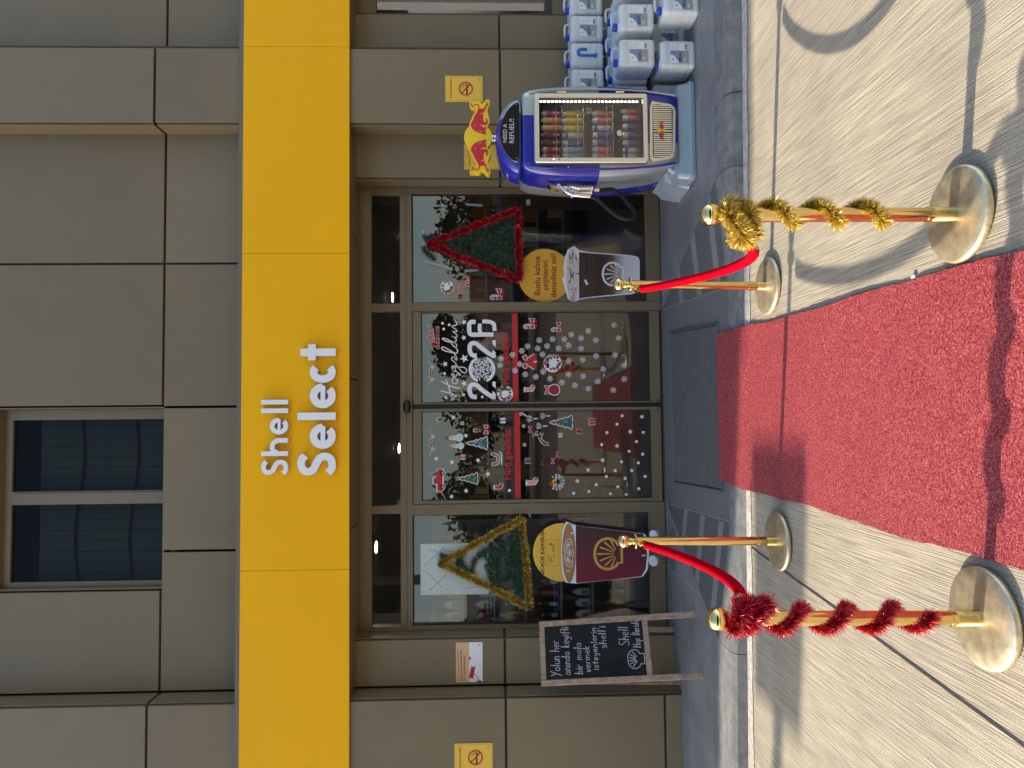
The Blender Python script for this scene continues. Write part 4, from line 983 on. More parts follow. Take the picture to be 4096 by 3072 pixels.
# corners of the slate in the picture: rail top inner etc. -> v measured down from the top
def vv(x): return BH-(x-403)/(2070-403)*BH*1.0
ww = wd; random.seed(4)
UU = lambda y_: wd-(y_-150)/(925-150)*wd
bwrite('Yolun her', UU(820), UU(400), vv(612), .085); bwrite('anında keyifli', UU(812), UU(242), vv(722), .075)
bwrite('bir mola', UU(808), UU(440), vv(850), .068); bwrite('vermek', UU(788), UU(485), vv(938), .066)
bwrite('isteyenlerin', UU(770), UU(270), vv(1022), .058); bwrite("shell'i", UU(520), UU(258), vv(1122), .068)
bwrite('Shell', UU(505), UU(285), vv(1362), .090, .005); bwrite('Hep İleride.', UU(535), UU(195), vv(1478), .066, .005)
pc = Vector((UU(665), vv(1415)))
half = [(.28, -.55), (.26, -.30), (.40, -.22), (.50, 0), (.47, .25), (.33, .42), (.12, .50), (0, .50)]
pts = [Vector((pc.x+a*.135, pc.y+b_*.118)) for a, b_ in half+[(-a, b_) for a, b_ in reversed(half[:-1])]]; bstroke(pts+[pts[0]], .0045)
for a in (-50, -30, -10, 10, 30, 50): bstroke([pc+Vector((math.sin(R_(a))*.022, -.028+math.cos(R_(a))*.030)), pc+Vector((math.sin(R_(a))*.068, -.028+math.cos(R_(a))*.078))], .0048)
q.build('chalk_writing', e, fixn=False)
# wire stands with white bowls beside the left poster
for px, py, lab in ((2620, 2141, 'small white plastic bowl on a wire hoop, right of the pair'), (2618, 2243, 'small white plastic bowl on a wire hoop, left of the pair')):
    c = W(px, py, -.22); e = empty('bowl_stand', (c.x, -.22, ZS), lab, 'bowl', 'white bowls under the hot coffee poster')
    q = MB(); r = .045; M_ = Matrix.Translation(Vector((c.x, -.22, c.z))) @ Matrix.Rotation(R_(35), 4, 'X')
    V, n = [], 24
    prof = [(r, .022), (r*1.02, .016), (r, .004), (r*.92, -.012), (r*.68, -.028), (r*.3, -.036), (.001, -.037)]
    rings = [[M_ @ Vector((rr*math.cos(2*math.pi*k/n), rr*math.sin(2*math.pi*k/n), z)) for k in range(n)] for rr, z in prof]
    rings.insert(0, [M_ @ Vector((.001*math.cos(2*math.pi*k/n), .001*math.sin(2*math.pi*k/n), .018)) for k in range(n)]); rings.insert(1, [M_ @ Vector((r*.9*math.cos(2*math.pi*k/n), r*.9*math.sin(2*math.pi*k/n), .019)) for k in range(n)])
    q.loft(rings, offw, smooth=True); q.build('bowl', e)
    q = MB(); q.tube([M_ @ Vector((r*1.04*math.cos(t), r*1.04*math.sin(t), .006)) for t in [2*math.pi*k/24 for k in range(25)]], .0015, blackr, 6)
    g0 = Vector((c.x, -.30, ZS+.004)); q.tube([g0+Vector((.06*math.cos(t), .05*math.sin(t), 0)) for t in [2*math.pi*k/24 for k in range(25)]], .0022, blackr, 6)
    for sx in (-.012, .012): q.tube([Vector((c.x+sx, -.22, c.z-.03)), Vector((c.x+sx, -.25, ZS+.02)), Vector((c.x+sx, -.25, ZS+.004))], .0018, blackr, 6)
    q.build('wire_hoop', e)

# ================================================================== DRINKS COOLER
YF = -1.19; c4_ = ZR(1800, 300, 2.212, YF)
CX = c4_(1240, 489).x; cool = empty('drinks_cooler', (CX, -.88, ZS), 'blue and silver pump-shaped drinks cooler with glass door and hose', 'cooler')
dz1, dz0 = c4_(760, 489).z, c4_(1725, 489).z         # door opening
dxr, dxl = c4_(1240, 205).x, c4_(1240, 752).x
HWx = (dxr-dxl)/2; CX = (dxr+dxl)/2
zspl = c4_(1322, 489).z; ztop = c4_(640, 489).z; zbot = c4_(2018, 489).z
YBk = -.60
def hwz(z):
    t = (z-zbot)/(ztop-zbot)
    tab = [(0, .262), (.15, .312), (.3, .336), (.47, .350), (.6, .350), (.75, .343), (.88, .330), (.96, .312), (1, .285)]
    for (a, va), (b_, vb) in zip(tab[:-1], tab[1:]):
        if t <= b_: return va+(vb-va)*(t-a)/(b_-a)
    return tab[-1][1]
def c_ring(z, sc=1.0, yo=0):
    h = hwz(z)*sc; f = YF+yo; r = h-HWx; pts = []
    for x in (-HWx, -HWx*.45, HWx*.45, HWx): pts.append(Vector((CX+x, f, z)))
    for k in range(1, 6):
        a = R_(90*k/5); pts.append(Vector((CX+HWx+r*math.sin(a)*1.0, f+.075*(1-math.cos(a)), z)))
    bk = YBk
    pts += [Vector((CX+h, -1.0, z)), Vector((CX+h*1.0, -.86, z)), Vector((CX+h*.985, -.72, z))]
    for k in range(1, 5):
        a = R_(90*k/4); pts.append(Vector((CX+h*.985-.07*(1-math.cos(a)), bk-.07+.07*math.sin(a), z)))
    o = [Vector((2*CX-p.x, p.y, p.z)) for p in reversed(pts[4:])]
    return pts+o
zs_ = sorted(set([zbot, dz0, zspl, dz1, ztop-.05, ztop-.022, ztop-.006]+[zbot+(ztop-zbot)*k/16 for k in range(1, 16)]))
zs_ = [z for i, z in enumerate(zs_) if i == 0 or z-zs_[i-1] > .004 or z in (dz0, dz1, zspl)]
rings = [c_ring(z) for z in zs_]
rt = c_ring(ztop); rings.append([Vector((CX+(p.x-CX)*.95, -.9+(p.y+.9)*.95, ztop)) for p in rt])
def bodycol(c):
    up = c.z > zspl
    if c.y > -.88: return silver if up else blue
    xs_ = CX+(HWx*.45 if up else -HWx*.45)
    return (blue if c.x < xs_ else silver) if up else (silver if c.x < xs_ else blue)
q = MB(); q.loft(rings, silver, mf=bodycol, skip=lambda c: (dz0 < c.z < dz1 and abs(c.x-CX) < HWx and c.y < YF+.01), smooth=True)
bo = q.build('cooler_body', cool, fixn=False)
q = MB(); cav = -.78; ins = mat('cooler_liner', (.06, .06, .058), .4)
x0, x1 = CX-HWx, CX+HWx
q.face([(x0, cav, dz0), (x1, cav, dz0), (x1, cav, dz1), (x0, cav, dz1)], ins)
for xx in (x0, x1): q.face([(xx, YF, dz0), (xx, YF, dz1), (xx, cav, dz1), (xx, cav, dz0)], ins)
for zz in (dz0, dz1): q.face([(x0, YF, zz), (x1, YF, zz), (x1, cav, zz), (x0, cav, zz)], ins)
q.build('cabinet_liner', cool, fixn=False)
# raised shoulder line round the front
q = MB()
for s in (-1, 1):
    pts = [Vector((CX+s*(HWx+.040+(hwz(z)-.30)*.55), YF+.001, z)) for z in [zbot+.02+(ztop-.07-zbot)*k/20 for k in range(21)]]
    q.tube(pts, .008, silver if s > 0 else blue, 8)
q.build('shoulder_bead', cool)
# head
zh0, zh1 = c4_(640, 560).z+.006, c4_(400, 560).z; hx = CX-.022; HR = .300
ringsH = []
for k in range(15):
    t = k/14; z = zh0+(zh1-zh0)*t; hw = HR*math.sqrt(max(0, 1-t**2.1)) if t < 1 else .002; hw = max(hw, .006)
    if k == 0: hw *= .94
    dp = .20*max(.12, (1-t**3))**.5; rr = min(hw, dp)
    ring = []
    for a in range(40):
        th = 2*math.pi*a/40; cx_2 = abs(math.cos(th))**.55*(1 if math.cos(th) > 0 else -1); sy = abs(math.sin(th))**.55*(1 if math.sin(th) > 0 else -1)
        ring.append(Vector((hx+hw*cx_2, -.97+dp*sy, z)))
    ringsH.append(ring)
q = MB(); q.loft(ringsH, blue, mf=lambda c: (silver if (c.x > hx+.13) != (c.y > -.92) else blue), smooth=True); q.build('cooler_head', cool)
q = MB(); q.loft([[Vector((hx+s*.20*math.cos(2*math.pi*a/32), -.95+s*.13*math.sin(2*math.pi*a/32), z)) for a in range(32)] for s, z in ((1, ztop-.002), (1, zh0+.004))], black); q.build('head_collar', cool)
e4 = ZR(1800, 300, 2.212, -1.185); yp = -1.186
q = Dec(yp-.012)
outl = smooth([e4(*p) for p in ((600, 245), (560, 262), (500, 330), (455, 430), (441, 520), (452, 610), (500, 700), (555, 755), (600, 768))], 5)+[e4(612, 735), e4(614, 520), e4(612, 270)]
q.prism([p-Vector((0, .010, 0)) for p in outl], .03, blackg, alu)
q.text('NEED A', e4(502, 602), e4(502, 440), offw, 1, .0); q.text('REFUEL?!', e4(565, 608), e4(565, 395), offw, 1, .0)
for p in ((582, 266), (588, 742)): q.disc(e4(*p), .006, chrome, 1, n=14)
q.build('head_panel', cool, fixn=False)
# topper emblem
zB = ZR(1800, 400, 5.184, -1.0); e_ = bpy.data.objects.new('emblem_sign', None); COL.objects.link(e_); e_.parent = cool
cc = zB(590, 805); e_.location = cc-Vector((CX, -.88, ZS)); e_.location = cc-Vector(cool.location)
wE = (zB(590, 60)-zB(590, 1550)).length
yel = mat('emblem_yellow', (.92, .62, .01), .32, coat=.4); rd_ = mat('emblem_red', (.62, .008, .04), .32, coat=.4)
def emblem(parent, c, w_, y, th, names=('emblem_board', 'emblem_print'), small=False):
    Pl, parts, k = bulls(c, w_)
    q = MB(); rad = 283*k
    if th > .01:
        q.prism([Vector((p.x, y, p.z)) for p in circ(Pl(582, 800), rad, 40)], th, yel)
        for i, (yb, _, _) in enumerate(parts):
            if i: yb = list(reversed(yb))
            q.prism([Vector((Pl(*p).x, y-.0012*(i+1), Pl(*p).z)) for p in yb], th*.92, yel)
    else:
        d = Dec(y); d.disc(Pl(582, 800), rad*1.0, yel, 0)
        q = d
    q.build(names[0], parent, fixn=False)
    d = Dec(y-.003)
    for _, bd, tl in parts:
        d.poly([Pl(*p) for p in bd], rd_, 1); d.line([Pl(*p) for p in tl], 22*k, rd_, 1)
    eye = lambda l: [l, [(x, 1600-y_) for x, y_ in l]]
    for l in eye([(615, 940), (622, 920), (650, 915)])+eye([(515, 1045), (540, 1035)])+eye([(630, 1040), (670, 1048)])+eye([(640, 1285), (700, 1290), (745, 1370), (765, 1440)])+eye([(708, 940), (714, 938)])+eye([(735, 1110), (745, 1128), (735, 1140)]):
        d.line([Pl(*p) for p in l], 12*k, yel, 2)
    for l in eye([(745, 1488), (760, 1500)])+eye([(770, 1522), (795, 1526)]): d.line([Pl(*p) for p in l], 14*k, rd_, 1)
    d.build(names[1], parent, fixn=False)
emblem(e_, cc, wE, -1.03, .055)
q = MB(); pn = e4(385, 570); q.lathe([(.035, -.035), (.032, -.01), (.028, .0), (.028, .008), (.033, .012), (.033, .02), (.024, .024), (.024, .04)], (cc.x, -1.0, zh1+.0), chrome, 24); q.build('emblem_neck', e_)
# door
dO = bpy.data.objects.new('glass_door', None); COL.objects.link(dO); dO.parent = cool; dO.location = Vector((CX, YF-.02, (dz0+dz1)/2))-Vector(cool.location)
X0, X1, Z0, Z1 = c4_(1240, 795).x, c4_(1240, 184).x, c4_(1742, 489).z, c4_(742, 489).z
ya, yb_ = YF-.048, YF-.004; fwd = .036
q = MB()
def rrect(x0, x1, z0, z1, r, n=5):
    o = []
    for cx0, cz0, a0 in ((x1-r, z0+r, -90), (x1-r, z1-r, 0), (x0+r, z1-r, 90), (x0+r, z0+r, 180)):
        for k in range(n+1): o.append((cx0+r*math.cos(R_(a0+90*k/n)), cz0+r*math.sin(R_(a0+90*k/n))))
    return o
A1 = rrect(X0, X1, Z0, Z1, .022); A2 = rrect(X0+.006, X1-.006, Z0+.006, Z1-.006, .018); A3 = rrect(X0+fwd, X1-fwd, Z0+fwd, Z1-fwd, .004)
lay = [[Vector((x, yb_, z)) for x, z in A1], [Vector((x, ya+.006, z)) for x, z in A1], [Vector((x, ya, z)) for x, z in A2], [Vector((x, ya, z)) for x, z in A3], [Vector((x, yb_, z)) for x, z in A3]]
q.loft(lay, alu, caps=False); q.build('door_frame', dO, fixn=False)
q = MB(); g0 = .004
q.face([(X0+fwd, YF-.02, Z0+fwd), (X1-fwd, YF-.02, Z0+fwd), (X1-fwd, YF-.02, Z1-fwd), (X0+fwd, YF-.02, Z1-fwd)], glass2); q.build('door_glass', dO)
q = MB(); hz = c4_(930, 765); q.tube(smooth([(X0+.018, ya, hz.z+.032), (X0+.018, ya-.022, hz.z+.022), (X0+.018, ya-.025, hz.z), (X0+.018, ya-.022, hz.z-.022), (X0+.018, ya, hz.z-.032)], 4), .006, chrome, 10); q.build('door_handle', dO)
for xx in (980, 1492):
    p = c4_(xx, 168); q = MB(); q.box(X1+.001, X1+.016, ya+.004, ya+.016, p.z-.026, p.z+.026, alu)
    q.tube([(X1+.008, ya, p.z-.030), (X1+.008, ya, p.z+.030)], .006, chrome, 10); q.build('door_hinge', dO)
# shelves
shelf_z = [c4_(x_, 400).z for x_ in (985, 1170, 1430, 1690)]
zs2 = []
for i, xx in enumerate((990, 1178, 1437)):
    z = ZR(1800, 300, 2.212, -1.12)(xx, 480).z; zs2.append(z)
    q = MB(); xa, xb = x0+.004, x1-.03
    for k in range(5): q.tube([(xa, -1.145+k*.08, z), (xb, -1.145+k*.08, z)], .002, chrome, 6)
    for k in range(22): q.tube([(xa+(xb-xa)*k/21, -1.145, z+.002), (xa+(xb-xa)*k/21, -.80, z+.002)], .0013, chrome, 5)
    q.tube([(xa+.01, -1.148, z), (xa+.01, -1.148, z+.045), (xb-.01, -1.148, z+.045), (xb-.01, -1.148, z)], .002, chrome, 6)
    q.build('wire_shelf', cool)
q = MB(); q.box(x1-.022, x1-.008, -1.165, -1.155, dz0+.03, dz1-.02, mat('led_housing', (.5, .5, .5), .4)); q.build('light_bar', cool)
q = MB()
for k in range(26): z = dz0+.05+k*(dz1-dz0-.09)/25; q.box(x1-.0185, x1-.0115, -1.168, -1.1655, z-.004, z+.004, ledm)
q.build('light_diode', cool)
# grille
gq = MB(); g4 = ZR(1800, 300, 2.212, YF-.006)
gp = [g4(*p) for p in ((1790, 232), (1955, 262), (1985, 290), (1995, 320), (1992, 690), (1980, 725), (1950, 745), (1800, 770), (1775, 750), (1768, 700), (1768, 270))]
gi_ = [g4(*p) for p in ((1800, 252), (1945, 280), (1965, 300), (1972, 325), (1970, 680), (1962, 705), (1942, 722), (1812, 742), (1800, 735), (1792, 690), (1790, 275))]
n = len(gp)
gq.loft([[Vector((p.x, YF+.012, p.z)) for p in gp], [Vector((p.x, YF-.010, p.z)) for p in gp], [Vector((p.x, YF-.010, p.z)) for p in gi_], [Vector((p.x, YF+.012, p.z)) for p in gi_]], alu, caps=False)
gq.build('grille_frame', cool, fixn=False)
q = MB(); q.prism([Vector((p.x, YF-.0008, p.z)) for p in gi_], .006, black); q.build('grille_backing', cool, fixn=False)
q = MB(); gx0, gx1 = min(p.x for p in gi_), max(p.x for p in gi_); N = 30
for k in range(N):
    x = gx0+.004+(gx1-gx0-.008)*k/(N-1)
    if abs(x-(gx0+gx1)/2) < .010: continue
    t = abs(2*(x-gx0)/(gx1-gx0)-1); zt = g4(1796, 489).z-.002; zb_ = g4(1972-(t > .86)*26, 489).z+.003
    q.box(x-.0035, x+.0035, YF-.008, YF-.002, zb_, zt, chrome)
xm = (gx0+gx1)/2; q.box(xm-.007, xm+.007, YF-.0095, YF-.002, g4(1968, 489).z, g4(1798, 489).z, alu)
q.build('grille_slats', cool)
gc = g4(1868, 492); eo = bpy.data.objects.new('grille_emblem', None); COL.objects.link(eo); eo.parent = cool; eo.location = gc-Vector(cool.location)
emblem(eo, gc, .150, YF-.013, .004, ('emblem_disc', 'emblem_print'))
q = MB()
for p in ((1777, 268), (1982, 313), (1985, 685), (1783, 722)): p = g4(*p); q.tube([(p.x, YF-.008, p.z), (p.x, YF-.012, p.z)], .004, black, 10)
for p in ((926, 817), (1046, 817), (1438, 816), (1558, 816)): p = c4_(*p); q.tube([(p.x, YF+.012, p.z), (p.x, YF-.004, p.z)], .005, chrome, 10)
q.build('screw_heads', cool)
# foot
q = MB(); rg = []
for z, s, ff, rr in ((ZS+.002, .375, YF-.01, .05), (ZS+.035, .378, YF-.012, .05), (ZS+.045, .368, YF+.0, .05), (ZS+.125, .355, YF+.02, .05), (ZS+.150, .32, YF+.05, .04), (ZS+.20, .285, YF+.035, .03), (zbot+.03, .262, YF+.03, .03)):
    ring = []
    for cx0, cy0, a0 in ((CX+s-rr, YBk+.02-rr, 0), (CX-s+rr, YBk+.02-rr, 90), (CX-s+rr, ff+rr, 180), (CX+s-rr, ff+rr, 270)):
        for k in range(5): a = R_(a0+90*k/4); ring.append(Vector((cx0+rr*math.cos(a), cy0+rr*math.sin(a), z)))
    rg.append(ring)
q.loft(rg, basegrey, smooth=False); q.build('cooler_foot', cool, bevel=.006)
q = MB(); xL_ = CX-.375
q.loft([[Vector(p) for p in ((xL_+.05, -1.10, ZS+.003), (xL_-.02, -1.02, ZS+.003), (xL_-.04, -.72, ZS+.003), (xL_+.05, -.66, ZS+.003))], [Vector(p) for p in ((xL_+.05, -1.09, ZS+.07), (xL_-.0, -1.0, ZS+.06), (xL_-.02, -.74, ZS+.05), (xL_+.05, -.68, ZS+.07))],
        [Vector(p) for p in ((xL_+.09, -1.06, ZS+.21), (xL_+.055, -.98, ZS+.19), (xL_+.05, -.80, ZS+.17), (xL_+.09, -.74, ZS+.21))]], basegrey); q.build('foot_fin', cool, bevel=.012)
# nozzle and hose on the left flank
ys_ = -.98; n4 = ZR(1800, 300, 2.212, ys_); NP = lambda x, y, dx=0: n4(x, y)+Vector((dx, 0, 0))
q = MB(); pl = [NP(*p) for p in ((862, 985), (900, 980), (1000, 1000), (1255, 1000), (1268, 1040), (1250, 1075), (1150, 1060), (960, 1030), (890, 1010))]
q.prism([p+Vector((0, -.05, 0)) for p in pl], .09, chrome); q.build('nozzle_holder', cool, fixn=False)
q = MB(); yo = Vector((0, -.075, 0))
q.tube([p+yo for p in smooth([NP(950, 990), NP(1000, 1045), NP(1060, 1080), NP(1120, 1090), NP(1230, 1100)], 5)], [.010]*6+[.013]*6+[.017]*9, chrome, 12)
q.tube([p+yo for p in smooth([NP(1040, 1030), NP(1070, 1015), NP(1130, 1030), NP(1240, 1030)], 5)], .014, chrome, 12)
q.tube([p+yo for p in smooth([NP(1045, 1030), NP(1055, 1085), NP(1075, 1112)], 4)], .009, chrome, 10)
q.tube([p+yo for p in smooth([NP(1105, 1085), NP(1130, 1045), NP(1180, 1040)], 4)], .005, chrome, 8)
q.build('nozzle', cool)
q = MB(); q.tube([p+yo for p in smooth([NP(1255, 1045), NP(1330, 1045), NP(1420, 1040), NP(1490, 1085), NP(1560, 1165), NP(1612, 1235), NP(1618, 1280), NP(1590, 1300), NP(1500, 1290), NP(1420, 1240), NP(1340, 1170), NP(1280, 1120), NP(1225, 1100)], 6)], .0155, rubber, 14); q.build('hose', cool)
q = MB(); q.tube([NP(1262, 1045)+yo, NP(1305, 1045)+yo], .016, alu, 14); q.tube([NP(1190, 1098)+yo, NP(1228, 1102)+yo], .014, alu, 14); q.build('hose_coupling', cool)
# cans: every one an object
canside = {'magenta': (.55, .03, .22), 'peach': (.80, .38, .16), 'wine': (.20, .012, .03), 'red': (.52, .03, .03), 'yellow': (.72, .52, .02), 'silver': (.55, .57, .60), 'blue': (.03, .06, .40), 'sky': (.10, .38, .62), 'coral': (.72, .16, .12), 'rose': (.66, .12, .20)}
canm = {k: mat('can_'+k, v, .28, metal=.35, coat=.3) for k, v in canside.items()}; cant = mat('can_top', (.75, .75, .74), .25, 1.0)
rows_ = [('top', 2245, 987, [(342, 'magenta'), (407, 'peach'), (472, 'peach'), (537, 'wine'), (602, 'wine'), (667, 'red'), (724, 'red')]),
         ('second', 2332, 1177, [(345, 'yellow'), (410, 'yellow'), (475, 'yellow'), (540, 'silver'), (605, 'blue'), (668, 'sky'), (724, 'sky')]),
         ('third', 2450, 1437, [(342, 'coral'), (408, 'rose'), (473, 'silver'), (536, 'blue'), (600, 'blue'), (665, 'coral'), (722, 'rose')]),
         ('bottom', 2565, 1700, [(322, 'coral'), (385, 'rose'), (460, 'blue'), (535, 'blue'), (605, 'blue'), (670, 'silver'), (722, 'silver')])]
ords = ['rightmost', 'second from the right', 'third from the right', 'middle', 'third from the left', 'second from the left', 'leftmost']
def make_can(x, y, z, col, label, h=.150, r=.0262):
    e = empty('drink_can', (x, y, z), label, 'can', 'energy drink cans in the cooler'); m_ = canm[col]
    q = MB(); q.lathe([(r*.8, 0), (r, .008), (r, h*.45)], (x, y, z), m_, 20)
    acc = canm['silver'] if col not in ('silver',) else canm['blue']
    q.lathe([(r, h*.45), (r, h*.74)], (x, y, z), m_, 20); q.lathe([(r, h*.74), (r, h*.90)], (x, y, z), acc if col not in ('yellow', 'wine') else m_, 20)
    # slanted light field and the word, wrapped round the can
    def wrap(u, v, L): a = -math.pi/2+u/r; return Vector((x+(r+.0004*L)*math.cos(a), y+(r+.0004*L)*math.sin(a), z+v))
    q.face([wrap(-.014, h*.60, 1), wrap(.002, h*.86, 1), wrap(.016, h*.82, 1), wrap(.012, h*.58, 1)], white if col != 'silver' else canm['blue'])
    V, Fc, (w0, h0) = text_mesh('Red Bull', .01); k = .052/w0; i = len(q.v); q.v += [wrap(-(vy*k*1.5)+.004, h*.10+vx*k, 1.5) for vx, vy in V]; mi = q.mi(white if col in ('wine', 'magenta', 'red') else red)
    for f in Fc: q.f.append(tuple(i+a for a in f)); q.m.append(mi); q.sm.append(False)
    q.build('can_body', e, fixn=False)
    q = MB(); q.lathe([(r, h*.90), (r*.84, h*.965), (r*.86, h*.985), (r*.80, h*.985), (r*.78, h*.97)], (x, y, z), cant, 20); q.build('can_lid', e)
for nm, pxb, sx, cans in rows_:
    for k, (py_, col) in enumerate(cans):
        rr = ZR(1800, 300, 2.212, -1.105); p = rr(sx, py_); z = p.z+.004
        if nm == 'bottom': z = dz0+.004
        make_can(p.x, -1.105+(.0 if k % 2 else .004), z, col, '%s drink can, %s on the %s shelf of the cooler' % ({'peach': 'peach', 'wine': 'dark wine-red', 'sky': 'light blue'}.get(col, col), ords[k], nm))
for k, (xx, yy_, i) in enumerate(((1228, 315, 'right'), (1528, 317, 'lower right'), (1503, 518, 'centre'))):
    p = ZR(1800, 300, 2.212, -1.07)(xx, yy_); q = MB(); q.tube([(p.x, -1.07, p.z), (p.x, -.95, p.z)], .0262, canm['blue'], 20); q.tube([(p.x, -1.078, p.z), (p.x, -1.0705, p.z)], .024, cant, 20)
    tag(q.build('drink_can', origin=p), 'drink can lying with its round metal end facing out, %s of the cooler' % {'right': 'upper right', 'lower right': 'lower right', 'centre': 'lower middle'}[i], 'can', 'energy drink cans in the cooler')

# ================================================================== JERRYCANS
lab1 = mat('label_sky_print', (.06, .16, .38), .45, col2=(.30, .36, .42), vscale=14); lab2 = mat('label_grey_print', (.36, .36, .36), .45)
def jerrycan(x0, yf, z0, label, spout=False, w_=.205, d=.245, h=.300, rz_=0):
    cx, cy = x0+w_/2, yf+d/2; e = empty('jerrycan', (cx, cy, z0), label, 'jerrycan', 'stacked jerrycans')
    q = MB(); rg = []
    def rr(s, z, dx=0, r=.028):
        o = []; a_, b_ = (w_/2)*s, (d/2)*s
        for X, Y, a0 in ((a_-r, b_-r, 0), (-a_+r, b_-r, 90), (-a_+r, -b_+r, 180), (a_-r, -b_+r, 270)):
            for k in range(5): t = R_(a0+90*k/4); o.append(Vector((cx+dx+X+r*math.cos(t), cy+Y+r*math.sin(t), z0+z)))
        return o
    hb_ = h*.86
    prof = [(.90, 0), (.97, .006), (1, .018), (1, .035), (.988, .040), (.988, .046), (1, .051), (1, .085), (.992, .09), (1, .095), (1, hb_*.72), (.990, hb_*.74), (.990, hb_*.76), (1, hb_*.78), (1, hb_*.88), (.96, hb_*.965), (.86, hb_)]
    for s, z in prof: rg.append(rr(s, z))
    q.loft(rg, jerry, smooth=True); q.build('can_body', e)
    q = MB(); nx = x0+.045; q.lathe([(.030, hb_-.012), (.028, hb_+.006)], (nx, yf+.055, z0), jerry, 18); q.build('neck', e)
    q = MB(); q.lathe([(.0265, hb_+.004), (.0275, hb_+.010), (.0270, hb_+.036), (.024, hb_+.040)], (nx, yf+.055, z0), capb, 18)
    for k in range(18):
        a = 2*math.pi*k/18; q.tube([(nx+.0275*math.cos(a), yf+.055+.0275*math.sin(a), z0+hb_+.012), (nx+.0275*math.cos(a), yf+.055+.0275*math.sin(a), z0+hb_+.034)], .0014, capb, 4)
    q.build('screw_cap', e)
    q = MB(); q.tube(smooth([(x0+.075, cy, z0+hb_-.01), (x0+.085, cy, z0+hb_+.028), (x0+.11, cy, z0+hb_+.036), (x0+w_-.045, cy, z0+hb_+.036), (x0+w_-.022, cy, z0+hb_+.024), (x0+w_-.016, cy, z0+hb_-.01)], 5), .0095, jerry, 10); q.build('handle', e)
    if spout:
        q = MB(); yy = yf-.004; P_ = lambda u, v: Vector((x0+u*w_, yy, z0+v*h))
        q.tube(smooth([P_(.70, .44), P_(.70, .62), P_(.60, .68), P_(.48, .64), P_(.46, .50), P_(.46, .30), P_(.46, .22)], 5), .011, blueh, 12); q.tube([P_(.46, .26), P_(.46, .18)], .016, blueh, 12); q.build('pouring_spout', e)
        return e
    q = Dec(yf-.0022); u0, u1, v0, v1 = x0+.028, x0+w_-.028, z0+.052, z0+hb_*.72
    U = lambda a, b_: Vector((u0+(u1-u0)*a, 0, v0+(v1-v0)*b_))
    q.poly([U(0, 0), U(1, 0), U(1, 1), U(0, 1)], white, 0)
    q.poly([U(0, 0), U(.63, 0), U(.63, .45), U(0, .45)], lab2, 1); q.poly([U(0, .45), U(.63, .45), U(.63, 1), U(0, 1)], lab1, 1)
    q.poly([U(0, .52), U(.16, .60), U(.38, .80), U(.42, 1), U(0, 1)], white, 2); pecten(q, U(.19, .86), .013, darkred, .0012, 3, False, fill=orange)
    q.text('ADBLUE®', U(.08, .44), U(.50, .44), black, 2, .02); q.text('FROM SHELL', U(.08, .36), U(.60, .36), black, 2, .012); q.text('10L', U(.08, .16), U(.28, .16), white, 2, .02)
    for k in range(9): q.line([U(.68, .94-k*.055), U(.68+random.uniform(.2, .27), .94-k*.055)], .0012, lab2, 2, False)
    for k in range(12): q.poly([U(.68+k*.022, .05), U(.68+k*.022+random.uniform(.006, .014), .05), U(.68+k*.022+random.uniform(.006, .014), .2), U(.68+k*.022, .2)], black, 2)
    q.build('paper_label', e, fixn=False); return e
def jx(px, py, y): return W(px, py, y).x
H1, H2, H3 = ZS, ZS+.300, ZS+.600
xa = jx(2700, 268, -1.23); 
J = [(xa, -1.23, H1, 'milky jerrycan with blue cap, bottom front, beside the cooler foot'), (xa+.33, -1.36, H1, 'milky jerrycan set furthest forward on the ground at the right picture edge'),
     (jx(2540, 262, -1.23), -1.23, H2, 'milky jerrycan in the middle layer, front, beside the cooler'), (jx(2540, 119, -1.23), -1.23, H2, 'milky jerrycan in the middle layer, front, second from the cooler'),
     (jx(2540, -22, -1.20), -1.20, H2, 'milky jerrycan in the middle layer cut by the right picture edge')]
for x, y, z, l in J: jerrycan(x, y, z, l)
for x, y, z, l in ((xa-.21, -.98, H1, 'milky jerrycan on the ground half behind the cooler foot'), (xa+.03, -.975, H1, 'milky jerrycan on the ground in the second row behind the label'), (xa+.27, -.975, H1, 'milky jerrycan on the ground in the second row, further right'),
                   (xa-.22, -.975, H2, 'milky jerrycan in the middle layer, second row, behind the cooler'), (xa+.0, -.975, H2, 'milky jerrycan in the middle layer, second row, only handle showing'), (xa+.22, -.975, H2, 'milky jerrycan in the middle layer, second row, near the picture edge'),
                   (xa+.46, -.975, H2, 'milky jerrycan in the middle layer, second row, at the picture edge'), (xa-.02, -.72, H2, 'milky jerrycan in the middle layer against the wall'), (xa+.21, -.72, H2, 'milky jerrycan in the middle layer against the wall, right one'), (xa-.24, -.72, H2, 'milky jerrycan in the middle layer against the wall, left one'), (xa+.44, -.72, H2, 'milky jerrycan in the middle layer against the wall at the picture edge'),
                   (xa-.02, -.72, H1, 'milky jerrycan on the ground in the back row by the wall'), (xa+.21, -.72, H1, 'milky jerrycan on the ground in the back row, right one'), (xa-.24, -.72, H1, 'milky jerrycan on the ground in the back row, left one'), (xa+.44, -.72, H1, 'milky jerrycan on the ground in the back row at the picture edge'), (xa+.55, -.975, H1, 'milky jerrycan on the ground in the second row at the picture edge')):
    jerrycan(x, y, z, l)
t0 = jx(2340, 268, -.74)
jerrycan(t0-.215, -.74, H3, 'milky jerrycan in the top layer, partly hidden by the cooler'); jerrycan(t0, -.74, H3, 'top layer jerrycan turned to show the blue bent pouring spout', True); jerrycan(t0+.225, -.74, H3, 'milky jerrycan in the top layer, right of the spout one')
jerrycan(t0+.45, -.73, H3, 'milky jerrycan in the top layer cut by the picture edge')

